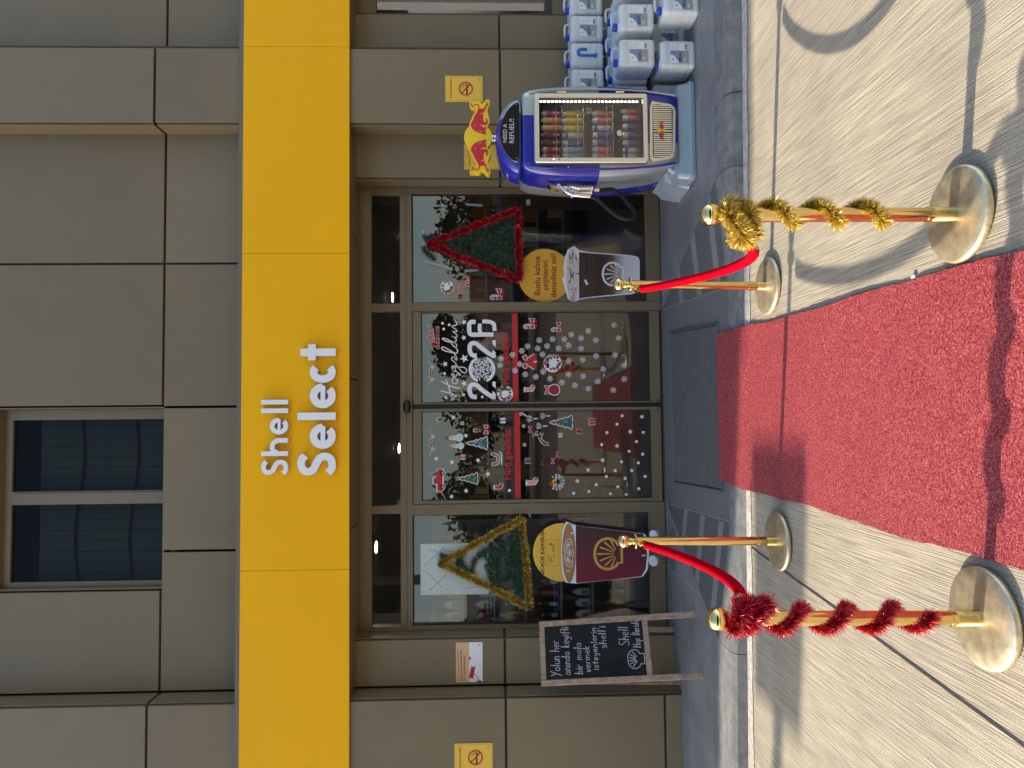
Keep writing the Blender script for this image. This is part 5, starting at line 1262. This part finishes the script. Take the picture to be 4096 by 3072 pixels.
# ================================================================== STICKERS ON THE SLIDING DOORS (they move with the leaf: sub-parts)
YS = -.0135
s1 = ZR(1600, 1200, 2.011, YS); s2 = ZR(1600, 1600, 2.011, YS); z3s = ZR(1650, 1230, 4.047, YS)
U1 = 1/2.011*W(2100, 1450, YS).y*0+ (s1(1000, 500)-s1(1000, 501)).length     # metres per enlarged pixel
DR, DL = doors[1], doors[0]
def stk(door, name, fn, lab=None):
    q = Dec(YS); fn(q); o = q.build(name, door, fixn=False)
    if lab: o['label'] = lab
    return o
def star(q, c, r, m=white, L=0, n=5, rot=90): q.poly([c+Vector((rr*math.cos(R_(rot+k*180/n)), 0, rr*math.sin(R_(rot+k*180/n)))) for k in range(2*n) for rr in [r if k % 2 == 0 else r*.42]], m, L)
def flake(q, c, r, L=0, wd_=None, rot=0, m=white):
    wd_ = wd_ or r*.17
    for k in range(6):
        a = R_(rot+60*k); d = Vector((math.cos(a), 0, math.sin(a))); q.line([c, c+d*r], wd_, m, L, False)
        for t in (.45, .72):
            for s in (-1, 1):
                a2 = a+s*R_(55); q.line([c+d*r*t, c+d*r*t+Vector((math.cos(a2), 0, math.sin(a2)))*r*.32], wd_*.8, m, L, False)
def hat_outline(q, c, pts, m, L, s, rim=.0035):
    P = [c+Vector((u*s, 0, v*s)) for u, v in pts]; q.line(P+[P[0], P[1]], rim*2, white, L-1, False); q.poly(P, m, L)
random.seed(9)
for p in [(812, 470), (905, 440), (805, 525), (925, 568), (965, 515), (980, 410), (1027, 373), (1120, 323), (1228, 315), (1322, 315), (1378, 278), (1456, 307), (1514, 248), (1575, 323), (1722, 202), (1758, 307), (1107, 390), (1183, 370), (1146, 437), (1275, 390), (1355, 365), (1456, 392), (1008, 598), (1092, 617), (1152, 577), (1207, 633), (1304, 663), (1407, 686), (1358, 490), (1355, 600), (1470, 480), (1473, 612), (1577, 450), (1635, 556), (1590, 655), (1515, 713), (1730, 442), (1803, 526), (1805, 637), (1715, 725)]:
    stk(DR, 'snowflake_sticker', lambda q: flake(q, s1(*p), .0270, rot=random.uniform(0, 60)))
for p, r in (((515, 177), .028), ((513, 303), .027), ((518, 470), .041), ((516, 672), .028), ((363, 515), .028)): stk(DR, 'star_sticker', lambda q: star(q, s1(*p), r, rot=90+random.uniform(-8, 8)))
for p in ((342, 187), (396, 200), (352, 233), (358, 590), (370, 785), (512, 763), (662, 780)): stk(DR, 'dot_sticker', lambda q: q.disc(s1(*p), .0118, white, 0, n=18))
for p in ((428, 140), (530, 287), (628, 485), (417, 500), (291, 472), (708, 595), (532, 730), (415, 777), (1427, 652), (1513, 563), (1630, 485), (1745, 370), (1852, 255), (1947, 135)): stk(DL, 'star_sticker', lambda q: star(q, s2(*p), .0235, rot=90+random.uniform(-8, 8)))
for p in ((1787, 127), (1745, 195), (1665, 262), (1957, 261), (1623, 358), (1902, 335), (1843, 413), (1952, 435), (1782, 497), (1917, 506), (1731, 568), (1865, 568), (1660, 615), (1811, 632), (1972, 615), (1578, 681), (1752, 698), (1921, 714), (1519, 736), (1693, 754), (1819, 760), (1397, 750), (880, 728)):
    stk(DL, 'dot_sticker', lambda q: q.disc(s2(*p), .0133, white, 0, n=18))
# numerals 2026
def digits(q, which):
    R2 = lambda l: [z3s(*p) for p in l]
    sw = .0195*1.0
    U = (z3s(900, 500)-z3s(900, 501)).length
    T = 70*U
    for y0 in ([815, 1485][which-1:which] if which in (1, 2) else []):
        yl, yr = y0, y0-285
        q.line(R2(smooth([(1040, yl-38), (985, yl-38), (945, yl-70), (925, yl-135), (930, yl-200), (965, yl-235), (1020, yl-235), (1075, yl-195), (1180, yl-110), (1300, yl-34)], 6)), T, white, 0, False)
        q.poly(R2([(1200, yl-105), (1290, yl), (1345, yl), (1345, yl-90), (1292, yl-135), (1292, yl-80)]), white, 1)
        q.poly(R2([(1293, yl-285), (1347, yl-285), (1347, yl-175), (1293, yl-222)]), white, 0)
    if which == 3:
        q.line(R2(smooth([(1022, 238), (960, 232), (920, 270), (918, 340), (925, 410), (965, 438), (1100, 438), (1310, 438)], 6)), T, white, 0, False)
        q.line(R2(smooth([(1090, 262), (1086, 340), (1096, 400), (1110, 432)], 5)), T*.85, white, 1, False)
        q.line(R2(smooth([(1128, 226), (1200, 226), (1265, 236), (1318, 270), (1325, 330), (1335, 380)], 6)), T*.9, white, 0, False)
    # snowflake nought
    c = z3s(1125, 1003)
    if which: return
    for sg in (-1, 1):
        o = [c+Vector((.118*math.cos(R_(a)), 0, sg*.143*math.sin(R_(a))*.82)) for a in range(22, 159, 8)]; i_ = [c+Vector((.100*math.cos(R_(a)), 0, sg*(.108*math.sin(R_(a))*.82+.003*math.sin(R_(a*8))))) for a in range(158, 21, -8)]
        q.poly(o+i_, white, 0)
    for k in range(6):
        a = R_(90+60*k); d = Vector((math.cos(a), 0, math.sin(a))); q.line([c, c+d*.100], .011, white, 1)
        for t in (.36, .64):
            for s in (-1, 1): a2 = a+s*R_(50); q.line([c+d*.100*t, c+d*.100*t+Vector((math.cos(a2), 0, math.sin(a2)))*.040], .010, white, 1)
for wh, lb in ((2, 'white stencil numeral 2'), (0, 'white nought with a snowflake in it'), (1, 'white stencil numeral 2'), (3, 'white stencil numeral 6')): stk(DR, 'year_numeral', lambda q: digits(q, wh), lb)
def script(q):
    for wd_, pts in ((.0085, [(462, 1192), (560, 1245), (690, 1295), (765, 1305)]), (.0085, [(460, 1350), (560, 1375), (640, 1400), (740, 1448), (690, 1440), (660, 1500), (630, 1440), (600, 1330), (570, 1240), (548, 1175)]),
                     (.0075, [(660, 1140), (640, 1190), (655, 1225), (700, 1235), (728, 1205), (715, 1165), (670, 1130), (625, 1080)]), (.0075, [(625, 1080), (660, 1070), (690, 1120), (720, 1090), (745, 1060), (755, 1095), (770, 1078), (700, 1030), (690, 985), (665, 970), (640, 1010), (690, 1040)]),
                     (.0075, [(645, 1020), (640, 950), (700, 955), (720, 935), (650, 960), (800, 965), (860, 985), (880, 1030), (840, 1060), (780, 1020), (720, 940), (690, 890)]), (.0075, [(690, 890), (640, 850), (635, 815), (665, 800), (690, 830), (712, 855), (718, 815), (690, 770), (660, 735)]),
                     (.0095, [(660, 735), (520, 700), (475, 665), (485, 640), (540, 655), (650, 720), (710, 740), (730, 700), (700, 650)]), (.0085, [(700, 650), (640, 600), (640, 570), (690, 580), (718, 610), (700, 640)]), (.0095, [(700, 580), (560, 550), (490, 515), (488, 498), (540, 505), (660, 560), (705, 540), (700, 500), (635, 460)]),
                     (.0075, [(635, 460), (690, 480), (722, 470), (715, 440), (645, 385)]), (.0075, [(645, 385), (690, 390), (722, 385), (700, 355), (645, 315), (660, 290), (700, 290), (715, 250), (680, 195)])):
        q.line([z3s(*p) for p in smooth([(a, b_, 0) for a, b_ in pts], 4) for p in [(p[0], p[1])]], wd_, white, 0)
stk(DR, 'script_lettering', script, 'white handwritten-style greeting lettering above the year')
# red bands and words
for D_, rd, xa_, xb_, ya_, yb2 in ((DR, s1, 903, 950, 817, 108), (DL, s2, 920, 968, 812, 95)):
    def band(q):
        q.poly([rd(xb_+4, ya_), rd(xb_-4, yb2), rd(xa_-2, yb2), rd(xa_+6, ya_)], red, -1)
    stk(D_, 'red_band', band)
stk(DR, 'greeting_lettering', lambda q: q.text('Hoş geldiniz', s1(876, 680), s1(868, 282), red, -.5, .028)); stk(DL, 'greeting_lettering', lambda q: q.text('Hoş geldiniz', s2(890, 640), s2(888, 237), red, -.5, .028))
# small printed pictures
def garland(q, c):
    s = .052
    for sg in (-1, 1):
        q.line(smooth([c+Vector((sg*.02, 0, 0)), c+Vector((sg*.045, 0, .006)), c+Vector((sg*.07, 0, -.004)), c+Vector((sg*.10, 0, .012)), c+Vector((sg*.112, 0, .010))], 4), .008, white, 0); q.line(smooth([c+Vector((sg*.02, 0, 0)), c+Vector((sg*.045, 0, .006)), c+Vector((sg*.07, 0, -.004)), c+Vector((sg*.10, 0, .012)), c+Vector((sg*.112, 0, .010))], 4), .004, green, 1)
        b_ = c+Vector((sg*.055, 0, -.016)); q.disc(b_, .014, white, 0); q.poly([b_+Vector((-.010, 0, -.010)), b_+Vector((.010, 0, -.010)), b_+Vector((.006, 0, .010)), b_+Vector((-.006, 0, .010))], goldp, 1)
    bow(q, c, .03)
def bow(q, c, s, m=darkred, L=1):
    for sg in (-1, 1):
        P = [c, c+Vector((sg*s*.9, 0, s*.5)), c+Vector((sg*s*.8, 0, -.4*s))]; q.line(P+[P[0]], s*.28, white, L-1); q.poly(P, m, L); P = [c, c+Vector((sg*s*.25, 0, -s*.9)), c+Vector((sg*s*.6, 0, -.7*s))]; q.poly(P, m, L)
    q.disc(c, s*.2, red, L+1, n=12)
def tree_s(q, c, s, m=green, dots=True, snow=False):
    pts = [(0, 1)]
    for k in range(4): pts += [(.16+.13*k, .55-.42*k), (.07+.11*k, .55-.42*k)]
    P = pts+[(-u, v) for u, v in reversed(pts[1:])]
    Q = [c+Vector((u*s, 0, v*s)) for u, v in P]; q.line(Q+[Q[0]], s*.12, white, 0, False); q.poly(Q, m, 1); q.poly([c+Vector((-.06*s, 0, -.95*s)), c+Vector((.06*s, 0, -.95*s)), c+Vector((.06*s, 0, -.7*s)), c+Vector((-.06*s, 0, -.7*s))], brown, 1)
    for k in range(16 if dots else 0):
        v = random.uniform(-.65, .7); u = random.uniform(-.4, .4)*(1-v)*.55; q.disc(c+Vector((u*s, 0, v*s)), s*.035, random.choice([red, orange, goldp, white] if not snow else [white, white, goldp]), 2, n=8)
    star(q, c+Vector((0, 0, s*1.0)), s*.12, orange, 3)
def gift(q, c, s, m=red, r=white):
    P = [c+Vector((u*s, 0, v*s)) for u, v in ((-.5, -.5), (.5, -.5), (.5, .5), (-.5, .5))]; q.line(P+[P[0], P[1]], s*.2, white, 0, False); q.poly(P, m, 1)
    q.line([c+Vector((0, 0, -.5*s)), c+Vector((0, 0, .5*s))], s*.16, r, 2, False); bow(q, c+Vector((0, 0, .55*s)), s*.3, r, 2)
def ginger(q, c, s):
    for m, g, L in ((white, 1.35, 0), (coffee_l, 1, 1)):
        q.disc(c+Vector((0, 0, .5*s)), .28*s*g, m, L, n=16); q.line([c+Vector((0, 0, .3*s)), c+Vector((0, 0, -.15*s))], .36*s*g, m, L)
        for sg in (-1, 1): q.line([c, c+Vector((sg*.42*s, 0, .12*s))], .2*s*g, m, L); q.line([c+Vector((0, 0, -.2*s)), c+Vector((sg*.22*s, 0, -.6*s))], .2*s*g, m, L)
    for k in range(3): q.disc(c+Vector((0, 0, (.15-.15*k)*s)), .03*s, white, 2, n=8)
def bell(q, c, s):
    P = [c+Vector((u*s, 0, v*s)) for u, v in ((-.5, -.45), (.5, -.45), (.34, -.2), (.26, .4), (0, .55), (-.26, .4), (-.34, -.2))]; q.line(P+[P[0]], s*.22, white, 0); q.poly(P, goldp, 1); q.line([c+Vector((-.5*s, 0, .5*s)), c+Vector((.5*s, 0, .5*s))], s*.14, green, 2); q.disc(c+Vector((0, 0, -.5*s)), .1*s, brown, 2, n=8)
def candy(q, c, s, ang=0):
    M_ = Matrix.Rotation(ang, 3, 'Y'); pts = [c+M_ @ Vector((u*s, 0, v*s)) for u, v in ((.0, -1), (0, -.3), (0, .45), (-.1, .75), (-.35, .85), (-.55, .65), (-.55, .45))]; sm_ = smooth(pts, 4); q.line(sm_, s*.42, white, 0)
    for i in range(0, len(sm_)-1, 2): q.line([sm_[i], sm_[i+1]], s*.28, red, 1, False)
def ring_wreath(q, c, s, red_=True):
    q.disc(c, s*1.08, white, 0); random.seed(int(c.x*1000))
    for k in range(70):
        a = random.random()*6.28; rr = s*random.uniform(.55, .98); q.disc(c+Vector((rr*math.cos(a), 0, rr*math.sin(a))), s*random.uniform(.07, .15), random.choice([green, green, darkred, red, brown]), 1+k % 3, n=7)
def stocking(q, c, s, m=red):
    P = [c+Vector((u*s, 0, v*s)) for u, v in ((-.3, .8), (.25, .8), (.22, -.1), (.65, -.4), (.6, -.75), (.3, -.85), (-.25, -.55))]; q.line(P+[P[0]], s*.18, white, 0); q.poly(P, m, 1); q.line([c+Vector((-.32*s, 0, .72*s)), c+Vector((.3*s, 0, .72*s))], s*.28, white, 2); q.disc(c+Vector((.48*s, 0, -.62*s)), s*.16, darkred, 2, n=10)
def snowman(q, c, s, hatm):
    for r_, z in ((.42, -.5), (.30, .1), (.22, .52)): q.disc(c+Vector((0, 0, z*s)), r_*s, white, 0); q.disc(c+Vector((.03*s, 0, z*s)), r_*s*.86, paper, 1)
    q.poly([c+Vector((u*s, 0, v*s)) for u, v in ((-.17, .68), (.17, .68), (.13, 1.0), (-.13, 1.0))], hatm, 2); q.line([c+Vector((-.24*s, 0, .68*s)), c+Vector((.24*s, 0, .68*s))], .06*s, hatm, 2)
    q.line([c+Vector((-.24*s, 0, .33*s)), c+Vector((.24*s, 0, .31*s))], .1*s, orange, 3); q.line([c+Vector((0, 0, .52*s)), c+Vector((.1*s, 0, .5*s))], .04*s, orange, 3)
    for sg in (-1, 1): q.disc(c+Vector((sg*.07*s, 0, .58*s)), .025*s, black, 3, n=8); q.line([c+Vector((sg*.28*s, 0, .15*s)), c+Vector((sg*.6*s, 0, .35*s))], .04*s, brown, 1)
def branches(q, c, s):
    q.line([c+Vector((0, 0, -s)), c], s*.2, white, 0)
    for a in (-50, -25, 0, 25, 50):
        d = Vector((math.sin(R_(a)), 0, math.cos(R_(a)))); q.line([c+Vector((0, 0, -.4*s)), c+d*s*.7], s*.13, white, 0); q.line([c+Vector((0, 0, -.4*s)), c+d*s*.7], s*.03, black, 1); q.line([c+d*s*.3, c+d*s*.3+Vector((s*.25*(1 if a > 0 else -1), 0, s*.25))], s*.1, white, 0)
def deer(q, c, s):
    for m, g, L in ((white, 1.9, 0), (brown, 1, 1)):
        q.line(smooth([c+Vector((-.6*s, 0, -.35*s)), c+Vector((-.2*s, 0, .05*s)), c+Vector((.25*s, 0, .25*s))], 4), .26*s*(g*.75 if L == 0 else 1), m, L); q.line([c+Vector((.25*s, 0, .2*s)), c+Vector((.45*s, 0, .6*s)), c+Vector((.68*s, 0, .55*s))], .13*s*g, m, L)
        for a, b_ in (((.2, .1), (.5, -.15)), ((.25, .2), (.65, .1)), ((-.5, -.3), (-.75, -.75)), ((-.4, -.2), (-.45, -.7))): q.line([c+Vector((a[0]*s, 0, a[1]*s)), c+Vector((b_[0]*s, 0, b_[1]*s))], .07*s*g, m, L)
        for a in ((.42, .68, .3, 1.0), (.42, .68, .6, 1.0), (.36, .86, .2, .88)): q.line([c+Vector((a[0]*s, 0, a[1]*s)), c+Vector((a[2]*s, 0, a[3]*s))], .05*s*g, m, L)
def truck(q, c, s):
    P = [(-1, -.35), (1, -.35), (1, .1), (.35, .15), (.15, .5), (-.3, .5), (-.35, .15), (-1, .15)]
    Q = [c+Vector((u*s, 0, v*s)) for u, v in P]; q.line(Q+[Q[0]], .18*s, white, 0); q.poly(Q, red, 1)
    for u in (-.6, .62): q.disc(c+Vector((u*s, 0, -.36*s)), .24*s, white, 1, n=16); q.disc(c+Vector((u*s, 0, -.36*s)), .19*s, black, 2, n=16); q.disc(c+Vector((u*s, 0, -.36*s)), .08*s, offw, 3, n=10)
    q.poly([c+Vector((u*s, 0, v*s)) for u, v in ((.05, .18), (-.24, .18), (-.24, .42), (.08, .42))], teal, 2); tree_s(q, c+Vector((.55*s, 0, .45*s)), .45*s); q.line([c+Vector((-.95*s, 0, -.1*s)), c+Vector((.95*s, 0, -.1*s))], .03*s, darkred, 2)
def sleigh(q, c, s):
    q.line(smooth([c+Vector((-.8*s, 0, .6*s)), c+Vector((-.6*s, 0, .0)), c+Vector((.3*s, 0, -.05*s)), c+Vector((.6*s, 0, .7*s))], 4), .5*s, white, 0); q.line(smooth([c+Vector((-.8*s, 0, .6*s)), c+Vector((-.6*s, 0, .0)), c+Vector((.3*s, 0, -.05*s)), c+Vector((.6*s, 0, .7*s))], 4), .30*s, brown, 1); q.line(smooth([c+Vector((-.9*s, 0, -.55*s)), c+Vector((.6*s, 0, -.55*s)), c+Vector((.95*s, 0, -.2*s))], 4), .16*s, white, 0)
def ornament(q, c, s):
    q.disc(c+Vector((0, 0, -.3*s)), .68*s, white, 0); q.disc(c+Vector((0, 0, -.3*s)), .58*s, darkred, 1); q.ring(c+Vector((-.1*s, 0, -.2*s)), .2*s, .3*s, red, 2, 20); bow(q, c+Vector((0, 0, .55*s)), .55*s, red)
def bells2(q, c, s):
    for sg in (-1, 1):
        P = [c+Vector((sg*(u)*s, 0, v*s)) for u, v in ((.0, .3), (.35, .35), (.75, -.25), (.95, -.55), (.1, -.75))]; q.line(P+[P[0]], .2*s, white, 0); q.poly(P, red, 1); q.line([P[3], P[4]], .14*s, darkred, 2)
    for sg in (-1, 1): q.line(smooth([c+Vector((0, 0, .4*s)), c+Vector((sg*.5*s, 0, .9*s)), c+Vector((sg*.75*s, 0, .5*s)), c+Vector((0, 0, .4*s))], 4), .2*s, skin, 3)
def pinebaubles(q, c, s):
    for k in range(9): a = -.5+math.pi*k/8*1.2+3.1; q.line([c, c+Vector((s*.9*math.cos(a), 0, s*.9*math.sin(a)))], .3*s, white, 0)
    for k in range(40): a = random.uniform(2.6, 6.6); q.line([c, c+Vector((s*.85*math.cos(a), 0, s*.85*math.sin(a)))], .035*s, green, 1, False)
    for d, m in (((-.2, .75), red), ((.1, .35), goldp), ((-.25, .25), orange)): q.disc(c+Vector((d[0]*s, 0, d[1]*s)), .27*s, m, 2, n=16)
def candybow(q, c, s): candy(q, c+Vector((-.1*s, 0, .3*s)), s*.75); bow(q, c+Vector((.1*s, 0, -.15*s)), s*.8, red, 3)
def xmas(q):
    c = s1(265, 300); q.text('MERRY', s1(285, 375), s1(262, 215), white, 0, .06); q.text('MERRY', s1(284, 373), s1(261, 217), red, 1, .03); q.text('CHRISTMAS', s1(316, 395), s1(314, 210), white, 0, .05); q.text('CHRISTMAS', s1(315, 393), s1(313, 212), red, 1, .028)
    for p in ((228, 212), (230, 297)): star(q, s1(*p), .022, white, 0, 6); star(q, s1(*p), .016, green, 1, 6)
stk(DR, 'seasonal_lettering', xmas); stk(DR, 'garland_sticker', lambda q: garland(q, s1(245, 590))); stk(DL, 'garland_sticker', lambda q: garland(q, s2(250, 345)))
for D_, rd, nm, fn, p, a in ((DR, s1, 'candy_cane_sticker', candybow, (1055, 195), (.052,)), (DR, s1, 'candy_cane_sticker', candybow, (1270, 222), (.046,)), (DR, s1, 'bells_sticker', bells2, (1050, 497), (.062,)), (DR, s1, 'wreath_sticker', ring_wreath, (1228, 510), (.060,)), (DR, s1, 'stocking_sticker', stocking, (1040, 720), (.046, skin)),
                         (DR, s1, 'ornament_sticker', ornament, (1220, 722), (.062,)), (DR, s1, 'wreath_sticker', ring_wreath, (846, 755), (.052,)), (DL, s2, 'gingerbread_sticker', ginger, (327, 158), (.034,)), (DL, s2, 'bell_sticker', bell, (498, 187), (.026,)), (DL, s2, 'gingerbread_sticker', ginger, (622, 245), (.034,)),
                         (DL, s2, 'gift_sticker', gift, (828, 165), (.034, offw, teal)), (DL, s2, 'snowman_sticker', snowman, (440, 303), (.065, teal)), (DL, s2, 'snowman_sticker', snowman, (458, 368), (.055, skin)), (DL, s2, 'tree_sticker', tree_s, (632, 347), (.085, teal, True, True)), (DL, s2, 'gift_sticker', gift, (508, 460), (.030, skin, red)),
                         (DL, s2, 'sleigh_sticker', sleigh, (785, 470), (.050,)), (DL, s2, 'truck_sticker', truck, (312, 645), (.078,)), (DL, s2, 'tree_sticker', tree_s, (560, 632), (.078, green)), (DL, s2, 'stocking_sticker', stocking, (790, 702), (.040,)), (DL, s2, 'candy_cane_sticker', candy, (995, 115), (.028, .6)),
                         (DL, s2, 'bare_tree_sticker', branches, (1055, 150), (.045,)), (DL, s2, 'bare_tree_sticker', branches, (1160, 128), (.040,)), (DL, s2, 'bare_tree_sticker', branches, (1130, 210), (.045,)), (DL, s2, 'tree_sticker', tree_s, (1310, 180), (.092, teal)), (DL, s2, 'gift_sack_sticker', gift, (1545, 175), (.042, red, goldp)),
                         (DL, s2, 'bell_sticker', bell, (993, 210), (.022,)), (DL, s2, 'bow_sticker', bow, (1045, 235), (.024,)), (DL, s2, 'reindeer_sticker', deer, (1140, 310), (.066,)), (DL, s2, 'gift_sticker', gift, (1290, 283), (.026, offw, plum)), (DL, s2, 'gift_sticker', gift, (1442, 253), (.032, red, darkred)), (DL, s2, 'bell_sticker', bell, (1000, 360), (.022,)),
                         (DL, s2, 'gift_sticker', gift, (1028, 490), (.034, teal, darkred)), (DL, s2, 'bow_sticker', bow, (1267, 440), (.022,)), (DL, s2, 'bow_sticker', bow, (1230, 490), (.022,)), (DL, s2, 'stocking_sticker', stocking, (1060, 665), (.050, skin)), (DL, s2, 'bauble_sticker', pinebaubles, (1262, 660), (.055,)), (DL, s2, 'flower_sticker', bow, (693, 237), (.036, red))):
    stk(D_, nm, lambda q: fn(q, rd(*p), a[0]*1.24, *a[1:]))
# stickers on the right fixed window (parts of the building)
def wst(nm, fn):
    q = Dec(-.004); fn(q); q.build(nm, shop, fixn=False)
r3 = z3(-.004)
wst('wreath_sticker', lambda q: ring_wreath(q, r3(378, 803), .056)); wst('candy_cane_sticker', lambda q: candybow(q, r3(790, 865), .068))
def mutlu(q):
    for off_, m, L in ((.05, white, 0), (.022, red, 1)): q.text('Mutlu', r3(500, 895), r3(500, 765), m, L, off_); q.text('Yıllar', r3(556, 820), r3(556, 700), m, L, off_)
wst('seasonal_lettering', mutlu)
tg = z4(-.004); wp = tg(440, 510)
a, b_ = tg(715, 715), tg(165, 312)
q = MB(); q.box(a.x, b_.x, -.0075, -.006, a.z, b_.z, paper); po = q.build('window_poster', origin=((a.x+b_.x)/2, -.007, (a.z+b_.z)/2)); tag(po, 'blank white sheet taped to the left window behind the gold tinsel tree', 'poster')
q = Dec(-.0085)
for p0, p1 in (((190, 490), (355, 335)), ((240, 685), (370, 560)), ((220, 540), (340, 665)), ((225, 362), (300, 370)), ((345, 365), (420, 375)), ((465, 345), (540, 335)), ((500, 670), (640, 655))): q.line([tg(*p0), tg(*p1)], .010, tapem, 0, False)
for pa in (): pass
o = q.build('poster_tape', po, fixn=False)
q = MB(); p = tg(1750, 550); q.box(p.x-.30, p.x+.30, .25, .6, .12, .14, shelfm)

# ================================================================== SHELVES INSIDE THE LEFT WINDOW
she = empty('display_shelf', (-1.50, .42, ZS), 'grey shop shelf unit full of goods inside the left window', 'shelf')
q = MB(); q.box(-1.86, -1.84, .12, .62, ZS, 2.2, shelfm); q.box(-1.84, -.98, .60, .62, ZS, 2.2, shelfm); q.build('shelf_frame', she)
SZ = [.42, .74, 1.02, 1.34, 1.62, 1.90]
for z in SZ:
    q = MB(); q.box(-1.838, -1.0, .14, .60, z-.02, z, shelfm); q.build('shelf_board', she)
    q = MB()
    for dz_ in (.02, .05): q.tube([(-1.838, .135, z+dz_), (-1.0, .135, z+dz_)], .002, chrome, 5)
    q.build('wire_rail', she)
pm = [mat('pack_'+n_, c, .4) for n_, c in (('white', (.6, .6, .6)), ('cream', (.62, .52, .25)), ('red', (.5, .05, .05)), ('green', (.10, .25, .08)), ('black', (.03, .03, .03)), ('blue', (.05, .12, .35)), ('yellow', (.65, .45, .05)))]
cn = ['white', 'cream', 'red', 'green', 'black', 'blue', 'yellow']
random.seed(12)
rown = {1.90: 'top', 1.62: 'second highest', 1.34: 'third highest', 1.02: 'middle', .74: 'second lowest', .42: 'lowest'}
on = ['far left', 'second from the left', 'third from the left', 'fourth from the left', 'fifth from the left', 'sixth from the left', 'seventh from the left', 'eighth from the left']
for z in SZ:
    for k in range(8):
        x = -1.79+k*.10; ci = {1.90: [0, 0, 1, 1, 2, 0, 1, 2], 1.62: [2, 0, 0, 5, 4, 0, 2, 4], 1.34: [6, 5, 0, 0, 2, 4, 5, 0], 1.02: [4, 4, 2, 4, 0, 2, 4, 5], .74: [0, 0, 0, 3, 3, 4, 4, 3], .42: [2, 3, 5, 3, 6, 3, 2, 5]}[z][k]
        e = empty('goods_bottle', (x, .24, z), '%s pack on the %s shelf inside the left window, %s' % (cn[ci], rown[z], on[k]), 'bottle', 'goods on the shelf inside')
        h_ = random.uniform(.15, .22); r_ = random.uniform(.03, .042)
        q = MB(); q.loft([[Vector((x+r_*s*math.cos(2*math.pi*a/16), .24+r_*.7*s*math.sin(2*math.pi*a/16), z+h_*t)) for a in range(16)] for s, t in ((.92, 0), (1, .05), (1, .55), (.85, .7), (.42, .82), (.36, .86))], pm[ci], smooth=True); q.build('bottle_body', e)
        q = MB(); q.lathe([(r_*.36, h_*.86), (r_*.38, h_*.98)], (x, .24, z), pm[(ci+2) % 7], 12); q.build('bottle_cap', e)
        d = Dec(.24-r_*.72-.001); c = Vector((x, 0, z+h_*.3)); d.poly([c+Vector((u*r_, 0, v*h_)) for u, v in ((-.5, -.18), (.5, -.18), (.5, .18), (-.5, .18))], pm[(ci+3) % 7], 0); d.build('bottle_label', e, fixn=False)
# goods further inside
pmd = [mat('far_pack_%s' % i, c, .4) for i, c in (('grey', (.10, .10, .10)), ('black', (.02, .02, .02)), ('brown', (.10, .05, .03)), ('amber', (.20, .12, .03)), ('dull_red', (.15, .03, .03)), ('pale', (.25, .24, .22)))]
bk = empty('wall_shelf', (1.0, 4.9, ZS), 'long shelf of goods along the back wall of the shop', 'shelf')
for z in (.5, .9, 1.3, 1.7):
    q = MB(); q.box(-1.5, 4.5, 4.7, 5.1, z-.03, z, shelfm); q.build('shelf_board', bk)
random.seed(77)
q = MB()
for z in (.5, .9, 1.3, 1.7):
    x = -1.45
    while x < 4.4:
        w2 = random.uniform(.05, .12); h_ = random.uniform(.14, .3); q.box(x, x+w2, 4.72, 4.9, z, z+h_, random.choice(pmd)); x += w2+.01
o = q.build('shelf_goods', bk); o['kind'] = 'stuff'
ct = empty('service_counter', (.2, 3.4, ZS), 'pale service counter deep inside behind the doors', 'counter')
q = MB(); q.box(-1.2, 1.6, 3.2, 3.8, ZS, 1.05, mat('counter_front', (.25, .20, .15), .5)); q.build('counter_body', ct); q = MB(); q.box(-1.25, 1.65, 3.15, 3.85, 1.051, 1.09, mat('counter_top', (.4, .38, .35), .3)); q.build('counter_top', ct)
